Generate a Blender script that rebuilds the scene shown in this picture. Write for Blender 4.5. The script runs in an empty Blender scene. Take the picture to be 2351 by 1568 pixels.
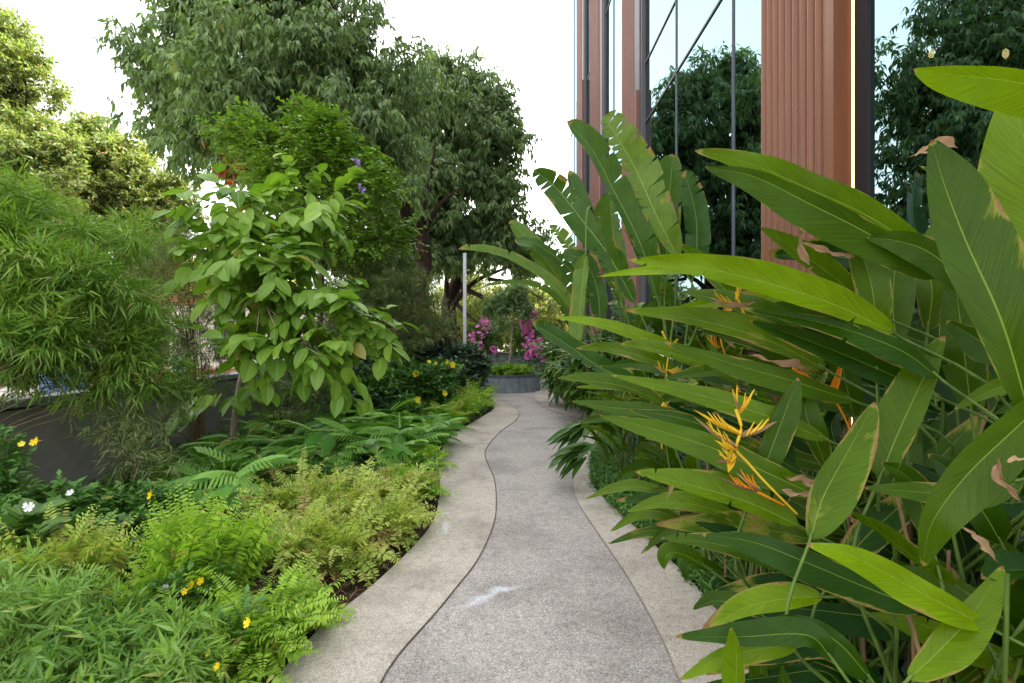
import bpy, math
import numpy as np
from mathutils import Vector
rad = math.radians
scene = bpy.context.scene
COL = scene.collection

# ------------------------------------------------------------------ camera, sky, sun, exposure
CAMZ = 1.6
cam = bpy.data.cameras.new("camera"); cam.lens = 18.0; cam.sensor_width = 36.0
cam.clip_start = 0.05; cam.clip_end = 3000
camo = bpy.data.objects.new("camera", cam); COL.objects.link(camo)
camo.location = (0, 0, CAMZ); camo.rotation_euler = (rad(90), 0, 0)
scene.camera = camo

SUN_EL, SUN_AZ = 47.0, 66.0
world = bpy.data.worlds.new("World"); scene.world = world; world.use_nodes = True
nt = world.node_tree; nt.nodes.clear()
sky = nt.nodes.new('ShaderNodeTexSky'); sky.sky_type = 'NISHITA'; sky.sun_disc = False
sky.sun_elevation = rad(SUN_EL); sky.sun_rotation = rad(SUN_AZ)
sky.air_density = 1.0; sky.dust_density = 4.5; sky.ozone_density = 1.0
hs = nt.nodes.new('ShaderNodeHueSaturation'); hs.inputs['Saturation'].default_value = 0.32
bgn = nt.nodes.new('ShaderNodeBackground'); bgn.inputs['Strength'].default_value = 0.15
wo = nt.nodes.new('ShaderNodeOutputWorld')
nt.links.new(sky.outputs[0], hs.inputs['Color']); wt = nt.nodes.new('ShaderNodeMix'); wt.data_type = 'RGBA'; wt.blend_type = 'MULTIPLY'; wt.inputs[0].default_value = 1.0; wt.inputs[7].default_value = (1.04, 1.0, .915, 1)
nt.links.new(hs.outputs[0], wt.inputs[6]); nt.links.new(wt.outputs[2], bgn.inputs['Color'])
nt.links.new(bgn.outputs[0], wo.inputs['Surface'])
sun = bpy.data.lights.new("sun", 'SUN'); sun.energy = 2.0; sun.angle = rad(0.6); sun.color = (1.0, 0.93, 0.80)
suno = bpy.data.objects.new("sun", sun); COL.objects.link(suno)
sd = Vector((math.sin(rad(SUN_AZ))*math.cos(rad(SUN_EL)), math.cos(rad(SUN_AZ))*math.cos(rad(SUN_EL)), math.sin(rad(SUN_EL))))
suno.rotation_euler = sd.to_track_quat('Z', 'Y').to_euler(); suno.location = (10, 10, 40)
vs = scene.view_settings; vs.view_transform = 'Standard'; vs.look = 'None'; vs.gamma = 1; vs.exposure = 2.8
scene.cycles.max_bounces = 8; scene.cycles.diffuse_bounces = 4; scene.cycles.transparent_max_bounces = 12
scene.cycles.transmission_bounces = 4; scene.cycles.glossy_bounces = 4
scene.cycles.use_denoising = True

# ------------------------------------------------------------------ helpers
F = 1175.5
def D(px, py, Y):            # survey helper: a sighting (px,py) taken at distance Y gives a world point
    return np.array([(px-1175.5)/F*Y, Y, CAMZ-(py-784.0)/F*Y])
def G(px, py, z=0.0):        # the point of the ground seen there
    Y = (CAMZ-z)*F/(py-784.0); return np.array([(px-1175.5)/F*Y, Y, z])
def nrm(a): return a/np.maximum(np.linalg.norm(a, axis=-1, keepdims=True), 1e-9)
def spline(pts, n):
    P = np.asarray(pts, float); m = len(P)
    if m == 2: t = np.linspace(0, 1, n)[:, None]; return P[0]*(1-t)+P[1]*t
    E = np.vstack([2*P[0]-P[1], P, 2*P[-1]-P[-2]]); out = []
    for s in np.linspace(0, m-1-1e-9, n):
        i = int(s); t = s-i; p0, p1, p2, p3 = E[i], E[i+1], E[i+2], E[i+3]
        out.append(.5*((2*p1)+(-p0+p2)*t+(2*p0-5*p1+4*p2-p3)*t*t+(-p0+3*p1-3*p2+p3)*t**3))
    return np.array(out)

class MB:
    def __init__(s): s.v=[]; s.f=[]; s.n=0; s.uv=[]; s.t=[]; s.mi=[]
    def raw(s, V, F_, uv=None, tint=(.5,0,0), mi=0):
        V = np.asarray(V, float); F_ = np.asarray(F_, int)
        s.v.append(V); s.f.append((F_+s.n)); s.n += len(V)
        s.uv.append(np.zeros((len(V), 2)) if uv is None else np.asarray(uv, float))
        t = np.asarray(tint, float); s.t.append(np.tile(t, (len(V), 1)) if t.ndim == 1 else t)
        s.mi.append(np.full(len(F_), mi))
    def inst(s, tpl, P, R, S, T, mi=0):
        V, Fc, UV = tpl; N = len(P)
        if N == 0: return
        S = np.asarray(S, float)
        if S.ndim == 1: S = np.stack([S, S, S], 1)
        W = np.einsum('nij,nvj->nvi', R, V[None]*S[:, None, :])+P[:, None, :]
        nv = len(V); idx = (np.arange(N)*nv)[:, None, None]
        s.raw(W.reshape(-1, 3), (Fc[None]+idx).reshape(-1, Fc.shape[1]), np.tile(UV, (N, 1)), np.repeat(T, nv, 0), mi)
    def box(s, a, b, mi=0, tint=(.5,0,0)):
        x0,y0,z0 = a; x1,y1,z1 = b
        V = [(x0,y0,z0),(x1,y0,z0),(x1,y1,z0),(x0,y1,z0),(x0,y0,z1),(x1,y0,z1),(x1,y1,z1),(x0,y1,z1)]
        s.raw(V, [(0,3,2,1),(4,5,6,7),(0,1,5,4),(1,2,6,5),(2,3,7,6),(3,0,4,7)], mi=mi, tint=tint)
    def tube(s, pts, r, k=7, mi=0, tint=(.5,0,0), wob=0, rs=None):
        P = np.asarray(pts, float); n = len(P)
        r = np.broadcast_to(np.asarray(r, float), (n,)) if np.ndim(r) else np.full(n, float(r))
        T = nrm(np.gradient(P, axis=0)); up = np.array([0, 0, 1.]) if abs(T[0][2]) < .9 else np.array([1., 0, 0])
        A = nrm(np.cross(T, up)); B = np.cross(T, A); an = np.arange(k)/k*2*np.pi
        rr = r[:, None]*np.ones(k)
        if wob and rs is not None: rr = rr*(1+wob*(rs.rand(n, k)-.5))
        V = P[:, None]+rr[..., None]*(A[:, None]*np.cos(an)[None, :, None]+B[:, None]*np.sin(an)[None, :, None])
        Fq = []
        for i in range(n-1):
            for j in range(k): Fq.append((i*k+j, i*k+(j+1) % k, (i+1)*k+(j+1) % k, (i+1)*k+j))
        Fq.append(tuple([0, 1, 2, 2])); V = V.reshape(-1, 3)
        Fq = Fq[:-1]
        cap = [(0, j, j+1, j+1) for j in range(1, k-1)]; o = (n-1)*k
        cap2 = [(o, o+j+1, o+j, o+j) for j in range(1, k-1)]
        uv = np.stack([np.repeat(np.linspace(0, 1, n), k), np.tile(an/6.283, n)], 1)
        s.raw(V, Fq, uv, tint, mi)
        s.raw(V[[0]+list(range(1, k))], [(0, j, j+1) for j in range(1, k-1)], uv[:k], tint, mi)
        s.raw(V[o:o+k], [(0, j+1, j) for j in range(1, k-1)], uv[o:o+k], tint, mi)
    def build(s, name, mats, parent=None, smooth=False):
        if not isinstance(mats, (list, tuple)): mats = [mats]
        V = np.concatenate(s.v); UV = np.concatenate(s.uv); T = np.concatenate(s.t); MI = np.concatenate(s.mi)
        q = parent
        while q is not None: V = V-np.array(q.location)[None]; q = q.parent
        ls = np.concatenate([np.full(len(f), f.shape[1]) for f in s.f]); lv = np.concatenate([f.ravel() for f in s.f])
        me = bpy.data.meshes.new(name); me.vertices.add(len(V)); me.vertices.foreach_set('co', V.ravel())
        me.loops.add(len(lv)); me.loops.foreach_set('vertex_index', lv)
        me.polygons.add(len(ls)); me.polygons.foreach_set('loop_start', np.concatenate([[0], np.cumsum(ls)[:-1]]))
        me.polygons.foreach_set('material_index', MI)
        me.polygons.foreach_set('use_smooth', np.full(len(ls), smooth))
        ul = me.uv_layers.new(name='UVMap'); ul.data.foreach_set('uv', UV[lv].ravel())
        ca = me.color_attributes.new('tint', 'FLOAT_COLOR', 'POINT')
        ca.data.foreach_set('color', np.hstack([T, np.ones((len(T), 1))]).ravel())
        me.update(calc_edges=True); me.validate()
        for m in mats: me.materials.append(m)
        o = bpy.data.objects.new(name, me); COL.objects.link(o)
        if parent is not None: o.parent = parent
        return o

def thing(name, label, cat, loc=(0, 0, 0), group=None):
    o = bpy.data.objects.new(name, None); COL.objects.link(o); o.location = tuple(float(c) for c in loc)
    o.empty_display_size = .2
    o['label'] = label; o['category'] = cat
    if group: o['group'] = group
    return o
def tag(o, label, cat, group=None):
    o['label'] = label; o['category'] = cat
    if group: o['group'] = group
    return o
def struct(o): o['kind'] = 'structure'; return o

# ------------------------------------------------------------------ materials
def newmat(name):
    m = bpy.data.materials.new(name); m.use_nodes = True; t = m.node_tree
    return m, t, t.nodes['Principled BSDF'], t.nodes['Material Output']
def N_(t, kind, **kw):
    n = t.nodes.new(kind)
    for k, v in kw.items():
        if k.startswith('i_'): n.inputs[k[2:].replace('_', ' ')].default_value = v
        else: setattr(n, k, v)
    return n
def ramp(t, stops):
    n = t.nodes.new('ShaderNodeValToRGB'); e = n.color_ramp.elements
    while len(e) < len(stops): e.new(.5)
    for i, (p, c) in enumerate(stops): e[i].position = p; e[i].color = (*c, 1) if len(c) == 3 else c
    return n
def mixc(t, fac, a, b, mode='MIX'):
    n = t.nodes.new('ShaderNodeMix'); n.data_type = 'RGBA'; n.blend_type = mode
    for k, v in (('Factor', fac), ('A', a), ('B', b)):
        s = [q for q in n.inputs if q.name == k and (q.type == 'RGBA' or k == 'Factor')][0]
        if hasattr(v, 'is_output'): t.links.new(v, s)
        else: s.default_value = v if k == 'Factor' else (*v, 1)
    return [q for q in n.outputs if q.type == 'RGBA'][0]
def math_(t, op, a, b=None, c=None, clamp=False):
    n = t.nodes.new('ShaderNodeMath'); n.operation = op; n.use_clamp = clamp
    for i, v in enumerate((a, b, c)):
        if v is None: continue
        if hasattr(v, 'is_output'): t.links.new(v, n.inputs[i])
        else: n.inputs[i].default_value = v
    return n.outputs[0]

def leafmat(name, dark, light, old=(.32, .20, .07), rough=.42, transl=.28, rib=None, big=False, spec=.28, tr=None):
    """tint.r picks the leaf's own green, tint.g how withered it is, tint.b spot damage"""
    m, t, p, out = newmat(name)
    at = N_(t, 'ShaderNodeAttribute', attribute_name='tint'); sep = N_(t, 'ShaderNodeSeparateColor')
    t.links.new(at.outputs['Color'], sep.inputs[0])
    rp = ramp(t, [(0, dark), (.55, tuple(a*.62+b_*.38 for a, b_ in zip(dark, light))), (1, light)] if big else [(0, dark), (1, light)]); t.links.new(sep.outputs[0], rp.inputs[0])
    col = rp.outputs[0]
    tc = N_(t, 'ShaderNodeTexCoord')
    uvn = N_(t, 'ShaderNodeUVMap'); sx = N_(t, 'ShaderNodeSeparateXYZ'); t.links.new(uvn.outputs[0], sx.inputs[0])
    av = math_(t, 'ABSOLUTE', math_(t, 'SUBTRACT', sx.outputs[1], .5))   # 0 at the midrib, .5 at the edge
    if big:
        no = N_(t, 'ShaderNodeTexNoise', i_Scale=5.0, i_Detail=4.0); t.links.new(tc.outputs['Object'], no.inputs['Vector'])
        # side veins run forward from the rib
        ph = math_(t, 'SUBTRACT', math_(t, 'MULTIPLY', sx.outputs[0], 300.0), math_(t, 'MULTIPLY', av, 95.0))
        cs = N_(t, 'ShaderNodeCombineXYZ'); t.links.new(math_(t, 'MULTIPLY', ph, .55), cs.inputs[0]); t.links.new(math_(t, 'MULTIPLY', sx.outputs[1], 2.5), cs.inputs[1]); t.links.new(math_(t, 'MULTIPLY', sep.outputs[0], 19.0), cs.inputs[2])
        ns = N_(t, 'ShaderNodeTexNoise', i_Scale=1.0, i_Detail=3.0); t.links.new(cs.outputs[0], ns.inputs['Vector'])
        vv = math_(t, 'MULTIPLY', math_(t, 'SUBTRACT', ns.outputs[0], .3), 2.2, clamp=True)
        gm = math_(t, 'ADD', math_(t, 'ADD', math_(t, 'MULTIPLY', no.outputs[0], .7), .34), math_(t, 'MULTIPLY', vv, .52)); gc = N_(t, 'ShaderNodeCombineColor')
        for q in (0, 1, 2): t.links.new(gm, gc.inputs[q])
        col = mixc(t, 1.0, col, gc.outputs[0], 'MULTIPLY')
        # brown damage: streaks along the veins
        cv = N_(t, 'ShaderNodeCombineXYZ'); t.links.new(math_(t, 'MULTIPLY', math_(t, 'SUBTRACT', ph, 0.0), .14), cv.inputs[0])
        t.links.new(math_(t, 'MULTIPLY', sx.outputs[1], 5.0), cv.inputs[1]); t.links.new(math_(t, 'MULTIPLY', sep.outputs[0], 37.0), cv.inputs[2])
        n2 = N_(t, 'ShaderNodeTexNoise', i_Scale=1.0, i_Detail=5.0, i_Roughness=.65); t.links.new(cv.outputs[0], n2.inputs['Vector'])
        n3 = N_(t, 'ShaderNodeTexNoise', i_Scale=4.5, i_Detail=2.0); t.links.new(tc.outputs['Object'], n3.inputs['Vector'])
        edge = math_(t, 'MULTIPLY', math_(t, 'POWER', math_(t, 'MULTIPLY', av, 2.0), 9.0), math_(t, 'SUBTRACT', math_(t, 'MULTIPLY', n3.outputs[0], 1.5), .62))
        dmg = math_(t, 'ADD', math_(t, 'ADD', math_(t, 'MULTIPLY', n2.outputs[0], .28), math_(t, 'MULTIPLY', n3.outputs[0], .82)), edge)
        dmg = math_(t, 'ADD', dmg, math_(t, 'MULTIPLY', sep.outputs[2], .13))
        tip = math_(t, 'MULTIPLY', math_(t, 'POWER', sx.outputs[0], 34.0), .55)
        dm = math_(t, 'MULTIPLY', math_(t, 'SUBTRACT', math_(t, 'ADD', dmg, tip), .80), 16.0, clamp=True)
        br = ramp(t, [(0, (.06, .035, .012)), (.5, (.22, .12, .045)), (1, (.50, .34, .20))]); t.links.new(n2.outputs[0], br.inputs[0])
        yel = mixc(t, math_(t, 'MULTIPLY', math_(t, 'SUBTRACT', math_(t, 'ADD', dmg, tip), .735), 10.0, clamp=True), col, (.26, .27, .03))
        col = mixc(t, dm, yel, br.outputs[0])
        bmp = N_(t, 'ShaderNodeBump', i_Strength=.22, i_Distance=.003); t.links.new(math_(t, 'ADD', vv, math_(t, 'MULTIPLY', no.outputs[0], 2.0)), bmp.inputs['Height'])
        t.links.new(bmp.outputs[0], p.inputs['Normal'])
    if rib is not None:
        rf = math_(t, 'LESS_THAN', av, math_(t, 'SUBTRACT', .017, math_(t, 'MULTIPLY', sx.outputs[0], .012)) if big else .05)
        col = mixc(t, math_(t, 'MULTIPLY', rf, .75), col, rib)
    col = mixc(t, sep.outputs[1], col, old)
    t.links.new(col, p.inputs['Base Color'])
    p.inputs['Roughness'].default_value = rough; p.inputs['Specular IOR Level'].default_value = spec
    trn = N_(t, 'ShaderNodeBsdfTranslucent'); bright = mixc(t, 1.0, col, tr or (1.35, 1.5, .55), 'MULTIPLY')
    t.links.new(bright, trn.inputs['Color'])
    mx = N_(t, 'ShaderNodeMixShader'); mx.inputs[0].default_value = transl
    t.links.new(p.outputs[0], mx.inputs[1]); t.links.new(trn.outputs[0], mx.inputs[2]); t.links.new(mx.outputs[0], out.inputs['Surface'])
    return m

def noisemat(name, c1, c2, scale=8, rough=.8, bump=.3, dist=.01, stretch=(1, 1, 1), detail=6, spec=.3, c3=None):
    m, t, p, out = newmat(name)
    tc = N_(t, 'ShaderNodeTexCoord'); mp = N_(t, 'ShaderNodeMapping'); mp.inputs['Scale'].default_value = stretch
    t.links.new(tc.outputs['Object'], mp.inputs['Vector'])
    no = N_(t, 'ShaderNodeTexNoise', i_Scale=scale, i_Detail=float(detail), i_Roughness=.62); t.links.new(mp.outputs[0], no.inputs['Vector'])
    st = [(.28, c1), (.72, c2)] if c3 is None else [(.25, c1), (.5, c2), (.75, c3)]
    rp = ramp(t, st); t.links.new(no.outputs[0], rp.inputs[0]); t.links.new(rp.outputs[0], p.inputs['Base Color'])
    bm = N_(t, 'ShaderNodeBump', i_Strength=bump, i_Distance=dist); t.links.new(no.outputs[0], bm.inputs['Height']); t.links.new(bm.outputs[0], p.inputs['Normal'])
    p.inputs['Roughness'].default_value = rough; p.inputs['Specular IOR Level'].default_value = spec
    return m

def pebblemat(name, stops, cell, mott, rough=.75, marks=(), dirt=(.2, .17, .13)):
    m, t, p, out = newmat(name)
    tc = N_(t, 'ShaderNodeTexCoord'); ob = tc.outputs['Object']
    wp = N_(t, 'ShaderNodeTexNoise', i_Scale=60.0, i_Detail=2.0); t.links.new(ob, wp.inputs['Vector'])
    wv = N_(t, 'ShaderNodeVectorMath', operation='MULTIPLY_ADD'); t.links.new(wp.outputs['Color'], wv.inputs[0])
    wv.inputs[1].default_value = (.012, .012, .012); t.links.new(ob, wv.inputs[2])
    vo = N_(t, 'ShaderNodeTexVoronoi', i_Scale=1/cell); t.links.new(wv.outputs[0], vo.inputs['Vector'])
    sp = N_(t, 'ShaderNodeSeparateColor'); t.links.new(vo.outputs['Color'], sp.inputs[0])
    rp = ramp(t, stops); rp.color_ramp.interpolation = 'CONSTANT'; t.links.new(sp.outputs[0], rp.inputs[0])
    jn = math_(t, 'MULTIPLY', math_(t, 'SUBTRACT', vo.outputs['Distance'], .42), 3.0, clamp=True)
    col = mixc(t, jn, rp.outputs[0], mott)
    big = N_(t, 'ShaderNodeTexNoise', i_Scale=1.3, i_Detail=6.0, i_Roughness=.6); t.links.new(ob, big.inputs['Vector'])
    b2 = ramp(t, [(.35, (.70, .69, .68)), (.52, (1, 1, 1)), (.72, (1.12, 1.1, 1.06))]); t.links.new(big.outputs[0], b2.inputs[0])
    col = mixc(t, .9, col, b2.outputs[0], 'MULTIPLY')
    fn = N_(t, 'ShaderNodeTexNoise', i_Scale=14.0, i_Detail=8.0, i_Roughness=.75); t.links.new(ob, fn.inputs['Vector'])
    b4 = ramp(t, [(.36, (.74, .73, .72)), (.5, (1, 1, 1)), (.66, (1.1, 1.09, 1.06))]); t.links.new(fn.outputs[0], b4.inputs[0])
    col = mixc(t, .8, col, b4.outputs[0], 'MULTIPLY')
    ds = N_(t, 'ShaderNodeTexNoise', i_Scale=3.1, i_Detail=8.0, i_Roughness=.7); t.links.new(ob, ds.inputs['Vector'])
    col = mixc(t, math_(t, 'MULTIPLY', math_(t, 'SUBTRACT', ds.outputs[0], .60), 3.0, clamp=True), col, dirt)
    for (x, y, rot, lx, ly) in marks:      # chalky scuffs left on the surface
        mp = N_(t, 'ShaderNodeMapping', vector_type='TEXTURE'); mp.inputs['Location'].default_value = (x, y, 0)
        mp.inputs['Rotation'].default_value = (0, 0, rot); mp.inputs['Scale'].default_value = (lx, ly, 1)
        wv2 = N_(t, 'ShaderNodeTexNoise', i_Scale=9.0, i_Detail=3.0); t.links.new(ob, wv2.inputs['Vector'])
        w3 = N_(t, 'ShaderNodeVectorMath', operation='MULTIPLY_ADD'); t.links.new(wv2.outputs['Color'], w3.inputs[0])
        w3.inputs[1].default_value = (.14, .14, 0); t.links.new(ob, w3.inputs[2]); t.links.new(w3.outputs[0], mp.inputs['Vector'])
        gr = N_(t, 'ShaderNodeTexGradient', gradient_type='SPHERICAL'); t.links.new(mp.outputs[0], gr.inputs[0])
        n4 = N_(t, 'ShaderNodeTexNoise', i_Scale=70.0, i_Detail=6.0, i_Roughness=.8); t.links.new(ob, n4.inputs['Vector'])
        f = math_(t, 'MULTIPLY', math_(t, 'MULTIPLY', gr.outputs['Fac'], 1.5), math_(t, 'MULTIPLY', math_(t, 'SUBTRACT', n4.outputs[0], .40), 6.0, clamp=True), clamp=True)
        col = mixc(t, math_(t, 'MULTIPLY', f, .62), col, (.72, .78, .86))
    t.links.new(col, p.inputs['Base Color'])
    bm = N_(t, 'ShaderNodeBump', i_Strength=.5, i_Distance=.002, invert=True); t.links.new(vo.outputs['Distance'], bm.inputs['Height']); t.links.new(bm.outputs[0], p.inputs['Normal'])
    p.inputs['Roughness'].default_value = rough; p.inputs['Specular IOR Level'].default_value = .3
    return m

def plain(name, c, rough=.5, metal=0, spec=.5, emit=None, es=0):
    m, t, p, out = newmat(name)
    p.inputs['Base Color'].default_value = (*c, 1); p.inputs['Roughness'].default_value = rough; p.inputs['Metallic'].default_value = metal
    p.inputs['Specular IOR Level'].default_value = spec
    if emit: p.inputs['Emission Color'].default_value = (*emit, 1); p.inputs['Emission Strength'].default_value = es
    return m

M = {}
M['bark'] = noisemat('dark_bark', (.018, .012, .009), (.075, .05, .036), 14, .9, .9, .03, (1, 1, .35))
M['bark_red'] = noisemat('reddish_bark', (.022, .012, .009), (.065, .036, .026), 14, .9, .9, .03, (1, 1, .35))
M['bark_pale'] = noisemat('pale_bark', (.16, .11, .075), (.42, .34, .26), 18, .85, .6, .01, (1, 1, .3))
M['soil'] = noisemat('garden_soil', (.012, .007, .005), (.075, .04, .026), 22, .95, 1.0, .03)
M['earth'] = noisemat('open_ground', (.10, .08, .05), (.30, .25, .19), 3, .95, .5, .02)
M['wall'] = noisemat('grey_render', (.19, .178, .168), (.30, .28, .265), 2.2, .85, .25, .01, detail=9)
M['cap'] = noisemat('grey_coping', (.18, .20, .225), (.36, .385, .42), 4, .5, .15, .004)
M['slate'] = noisemat('slate_slab', (.10, .115, .13), (.28, .31, .335), 7, .5, .3, .006, (1, 1, .25), detail=8)
M['slate_rim'] = noisemat('slate_rim', (.05, .055, .065), (.10, .11, .125), 9, .45, .2, .004)
M['joint'] = noisemat('joint_grit', (.07, .05, .04), (.17, .13, .10), 30, .9, .3, .003)
M['terra'] = noisemat('terracotta_panel', (.165, .064, .032), (.212, .083, .041), 3, .38, .03, .002, (1, 1, .15), spec=.3)
M['terra_pink'] = noisemat('pinkish_panel', (.17, .078, .06), (.22, .105, .082), 5, .55, .06, .003, (1, 1, .15), spec=.4)
M['frame'] = plain('dark_frame', (.02, .017, .018), .45, spec=.2)
M['frame_grey'] = plain('grey_frame', (.10, .088, .095), .45, spec=.3)
M['blade_blue'] = plain('blue_grey_gasket', (.10, .16, .20), .3)
M['pole'] = noisemat('pole_paint', (.50, .51, .53), (.60, .61, .63), 5, .4, .02)
M['led'] = plain('led_strip', (1, .85, .6), .5, emit=(1.0, .62, .24), es=.55)
M['bulb'] = plain('warm_bulb', (1, .8, .5), .5, emit=(1.0, .62, .25), es=9)
M['cord'] = plain('black_cord', (.02, .02, .02), .6)
M['room'] = plain('teal_grey_room', (.26, .42, .45), .9)  # pale teal stands in for a veil of light over dark reflections
M['room_floor'] = plain('room_floor', (.06, .055, .05), .6)
M['concrete'] = noisemat('roof_concrete', (.3, .3, .3), (.4, .4, .39), 4)
M['wire'] = plain('wire', (.42, .43, .42), .45, .6)
M['cream'] = noisemat('cream_plaster', (.55, .48, .38), (.68, .60, .50), 2, .9, .1)
M['brick'] = noisemat('orange_brickwork', (.38, .13, .05), (.55, .22, .09), 9, .9, .3)
M['bluepaint'] = plain('light_blue_paint', (.16, .42, .68), .5)
M['bluetarp'] = plain('blue_tarp', (.05, .12, .33), .6)
M['whitepaint'] = plain('white_paint', (.72, .72, .70), .5)
M['stem_green'] = noisemat('green_stalk', (.03, .075, .010), (.12, .19, .03), 25, .5, .1, .002, (1, 1, .1))
M['stem_brown'] = noisemat('brown_stalk', (.12, .07, .03), (.34, .22, .11), 25, .7, .2, .002, (1, 1, .1))
M['cane'] = noisemat('brown_cane', (.08, .05, .025), (.25, .17, .09), 30, .7, .2, .003, (1, 1, .2))

def glassmat():
    m = bpy.data.materials.new('coated_glass'); m.use_nodes = True; t = m.node_tree; t.nodes.clear()
    out = t.nodes.new('ShaderNodeOutputMaterial'); tr = N_(t, 'ShaderNodeBsdfTransparent'); tr.inputs[0].default_value = (.35, .46, .46, 1)
    gl = N_(t, 'ShaderNodeBsdfGlossy'); gl.inputs['Color'].default_value = (.29, .41, .45, 1); gl.inputs['Roughness'].default_value = .0
    tc = N_(t, 'ShaderNodeTexCoord'); no = N_(t, 'ShaderNodeTexNoise', i_Scale=.45, i_Detail=1.0); t.links.new(tc.outputs['Object'], no.inputs['Vector'])
    bm = N_(t, 'ShaderNodeBump', i_Strength=.10, i_Distance=.05); t.links.new(no.outputs[0], bm.inputs['Height']); t.links.new(bm.outputs[0], gl.inputs['Normal'])
    lw = N_(t, 'ShaderNodeLayerWeight', i_Blend=.35)
    mr = N_(t, 'ShaderNodeMapRange'); mr.inputs['To Min'].default_value = .50; mr.inputs['To Max'].default_value = .98; t.links.new(lw.outputs['Fresnel'], mr.inputs['Value'])
    mx = N_(t, 'ShaderNodeMixShader'); t.links.new(mr.outputs[0], mx.inputs[0]); t.links.new(tr.outputs[0], mx.inputs[1]); t.links.new(gl.outputs[0], mx.inputs[2])
    t.links.new(mx.outputs[0], out.inputs['Surface']); return m
M['glass'] = glassmat()
M['path'] = pebblemat('exposed_aggregate', [(0, (.17, .16, .155)), (.14, (.37, .315, .28)), (.34, (.28, .268, .262)), (.55, (.46, .395, .355)), (.72, (.385, .36, .345)), (.88, (.57, .52, .48))],
    .0075, (.33, .305, .285), marks=[(-.12, 3.27, .75, .22, .055), (.02, 3.38, .3, .11, .05)])
M['border'] = pebblemat('fine_washed_kerb', [(0, (.37, .32, .275)), (.2, (.52, .465, .41)), (.5, (.45, .405, .355)), (.8, (.62, .565, .50))],
    .006, (.36, .31, .255), marks=[(-.50, 4.45, 1.6, .20, .05), (-.58, 4.8, .1, .09, .05)])

M['L_tree'] = leafmat('mango_leaf', (.062, .112, .046), (.235, .345, .130), rough=.36, transl=.32, rib=None)
M['L_sun'] = leafmat('sunny_leaf', (.10, .155, .04), (.26, .30, .11), old=(.42, .24, .10), rough=.45, transl=.35)
M['L_far'] = leafmat('far_leaf', (.10, .12, .025), (.30, .29, .07), old=(.40, .22, .12), rough=.6, transl=.3)
M['L_bamboo'] = leafmat('bamboo_leaf', (.04, .115, .014), (.25, .40, .06), old=(.30, .23, .10), rough=.42, transl=.3)
M['L_bamboo_dull'] = leafmat('dull_bamboo_leaf', (.06, .105, .035), (.21, .27, .09), old=(.24, .17, .09), rough=.5, transl=.25)
M['L_lightbamboo'] = leafmat('pale_bamboo_leaf', (.07, .18, .03), (.30, .46, .10), old=(.45, .42, .14), rough=.42, transl=.35)
M['L_round'] = leafmat('broad_leaf', (.085, .195, .016), (.27, .42, .06), old=(.45, .36, .10), rough=.38, transl=.32, rib=(.22, .34, .10))
M['L_purple'] = leafmat('rounded_leaf', (.06, .145, .018), (.23, .37, .05), old=(.30, .26, .06), rough=.45, transl=.3)
M['L_fern_y'] = leafmat('yellow_fern', (.17, .29, .03), (.52, .60, .14), old=(.42, .28, .13), rough=.5, transl=.35)
M['L_fern_g'] = leafmat('green_fern', (.11, .25, .018), (.37, .54, .065), old=(.42, .30, .11), rough=.45, transl=.35)
M['L_philo'] = leafmat('lobed_leaf', (.07, .21, .03), (.25, .46, .08), old=(.40, .30, .10), rough=.36, transl=.25, rib=(.20, .36, .08))
M['L_bush'] = leafmat('bush_leaf', (0.035, 0.106, 0.019), (0.119, 0.263, 0.044), old=(.30, .25, .06), rough=.36, transl=.25)
M['L_dark'] = leafmat('dark_bush_leaf', (.035, .075, .038), (.10, .17, .085), old=(.10, .07, .04), rough=.4, transl=.15)
M['L_ginger'] = leafmat('glossy_blade_leaf', (.03, .085, .012), (.10, .20, .03), old=(.42, .33, .13), rough=.35, transl=.25, rib=(.15, .26, .06))
M['L_heli'] = leafmat('heliconia_leaf', (.008, .044, .001), (.165, .270, .001), rough=.27, transl=.27, rib=(.20, .30, .04), big=True, spec=.16)
M['L_strel'] = leafmat('banana_like_leaf', (.020, .075, .008), (.135, .225, .028), rough=.32, transl=.26, rib=(.28, .36, .10), big=True, spec=.18)
M['litter'] = leafmat('dry_litter', (.10, .05, .03), (.32, .19, .11), rough=.85, transl=.05, tr=(1, 1, 1))
M['russet'] = leafmat('russet_leaf', (.35, .10, .03), (.62, .27, .10), rough=.6, transl=.35, tr=(1.2, 1, .8))
def petal(name, c, c2, tl=.35): return leafmat(name, c, c2, old=c, rough=.5, transl=tl, tr=(1.1, 1.05, 1))
M['yellow'] = petal('yellow_petal', (.85, .62, .01), (.95, .80, .04))
M['white'] = petal('white_petal', (.80, .82, .80), (.88, .88, .86))
M['pink'] = petal('magenta_bract', (.72, .16, .50), (.88, .38, .72))
M['purple'] = petal('purple_petal', (.36, .22, .62), (.55, .40, .80))
M['orange'] = petal('orange_bract', (.72, .20, .01), (.86, .38, .02), .15)
M['helyellow'] = petal('yellow_bract', (.70, .42, .02), (.85, .62, .05), .15)
M['dryhusk'] = leafmat('dry_husk', (.20, .10, .05), (.50, .34, .20), rough=.7, transl=.15, tr=(1, 1, 1))

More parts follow.
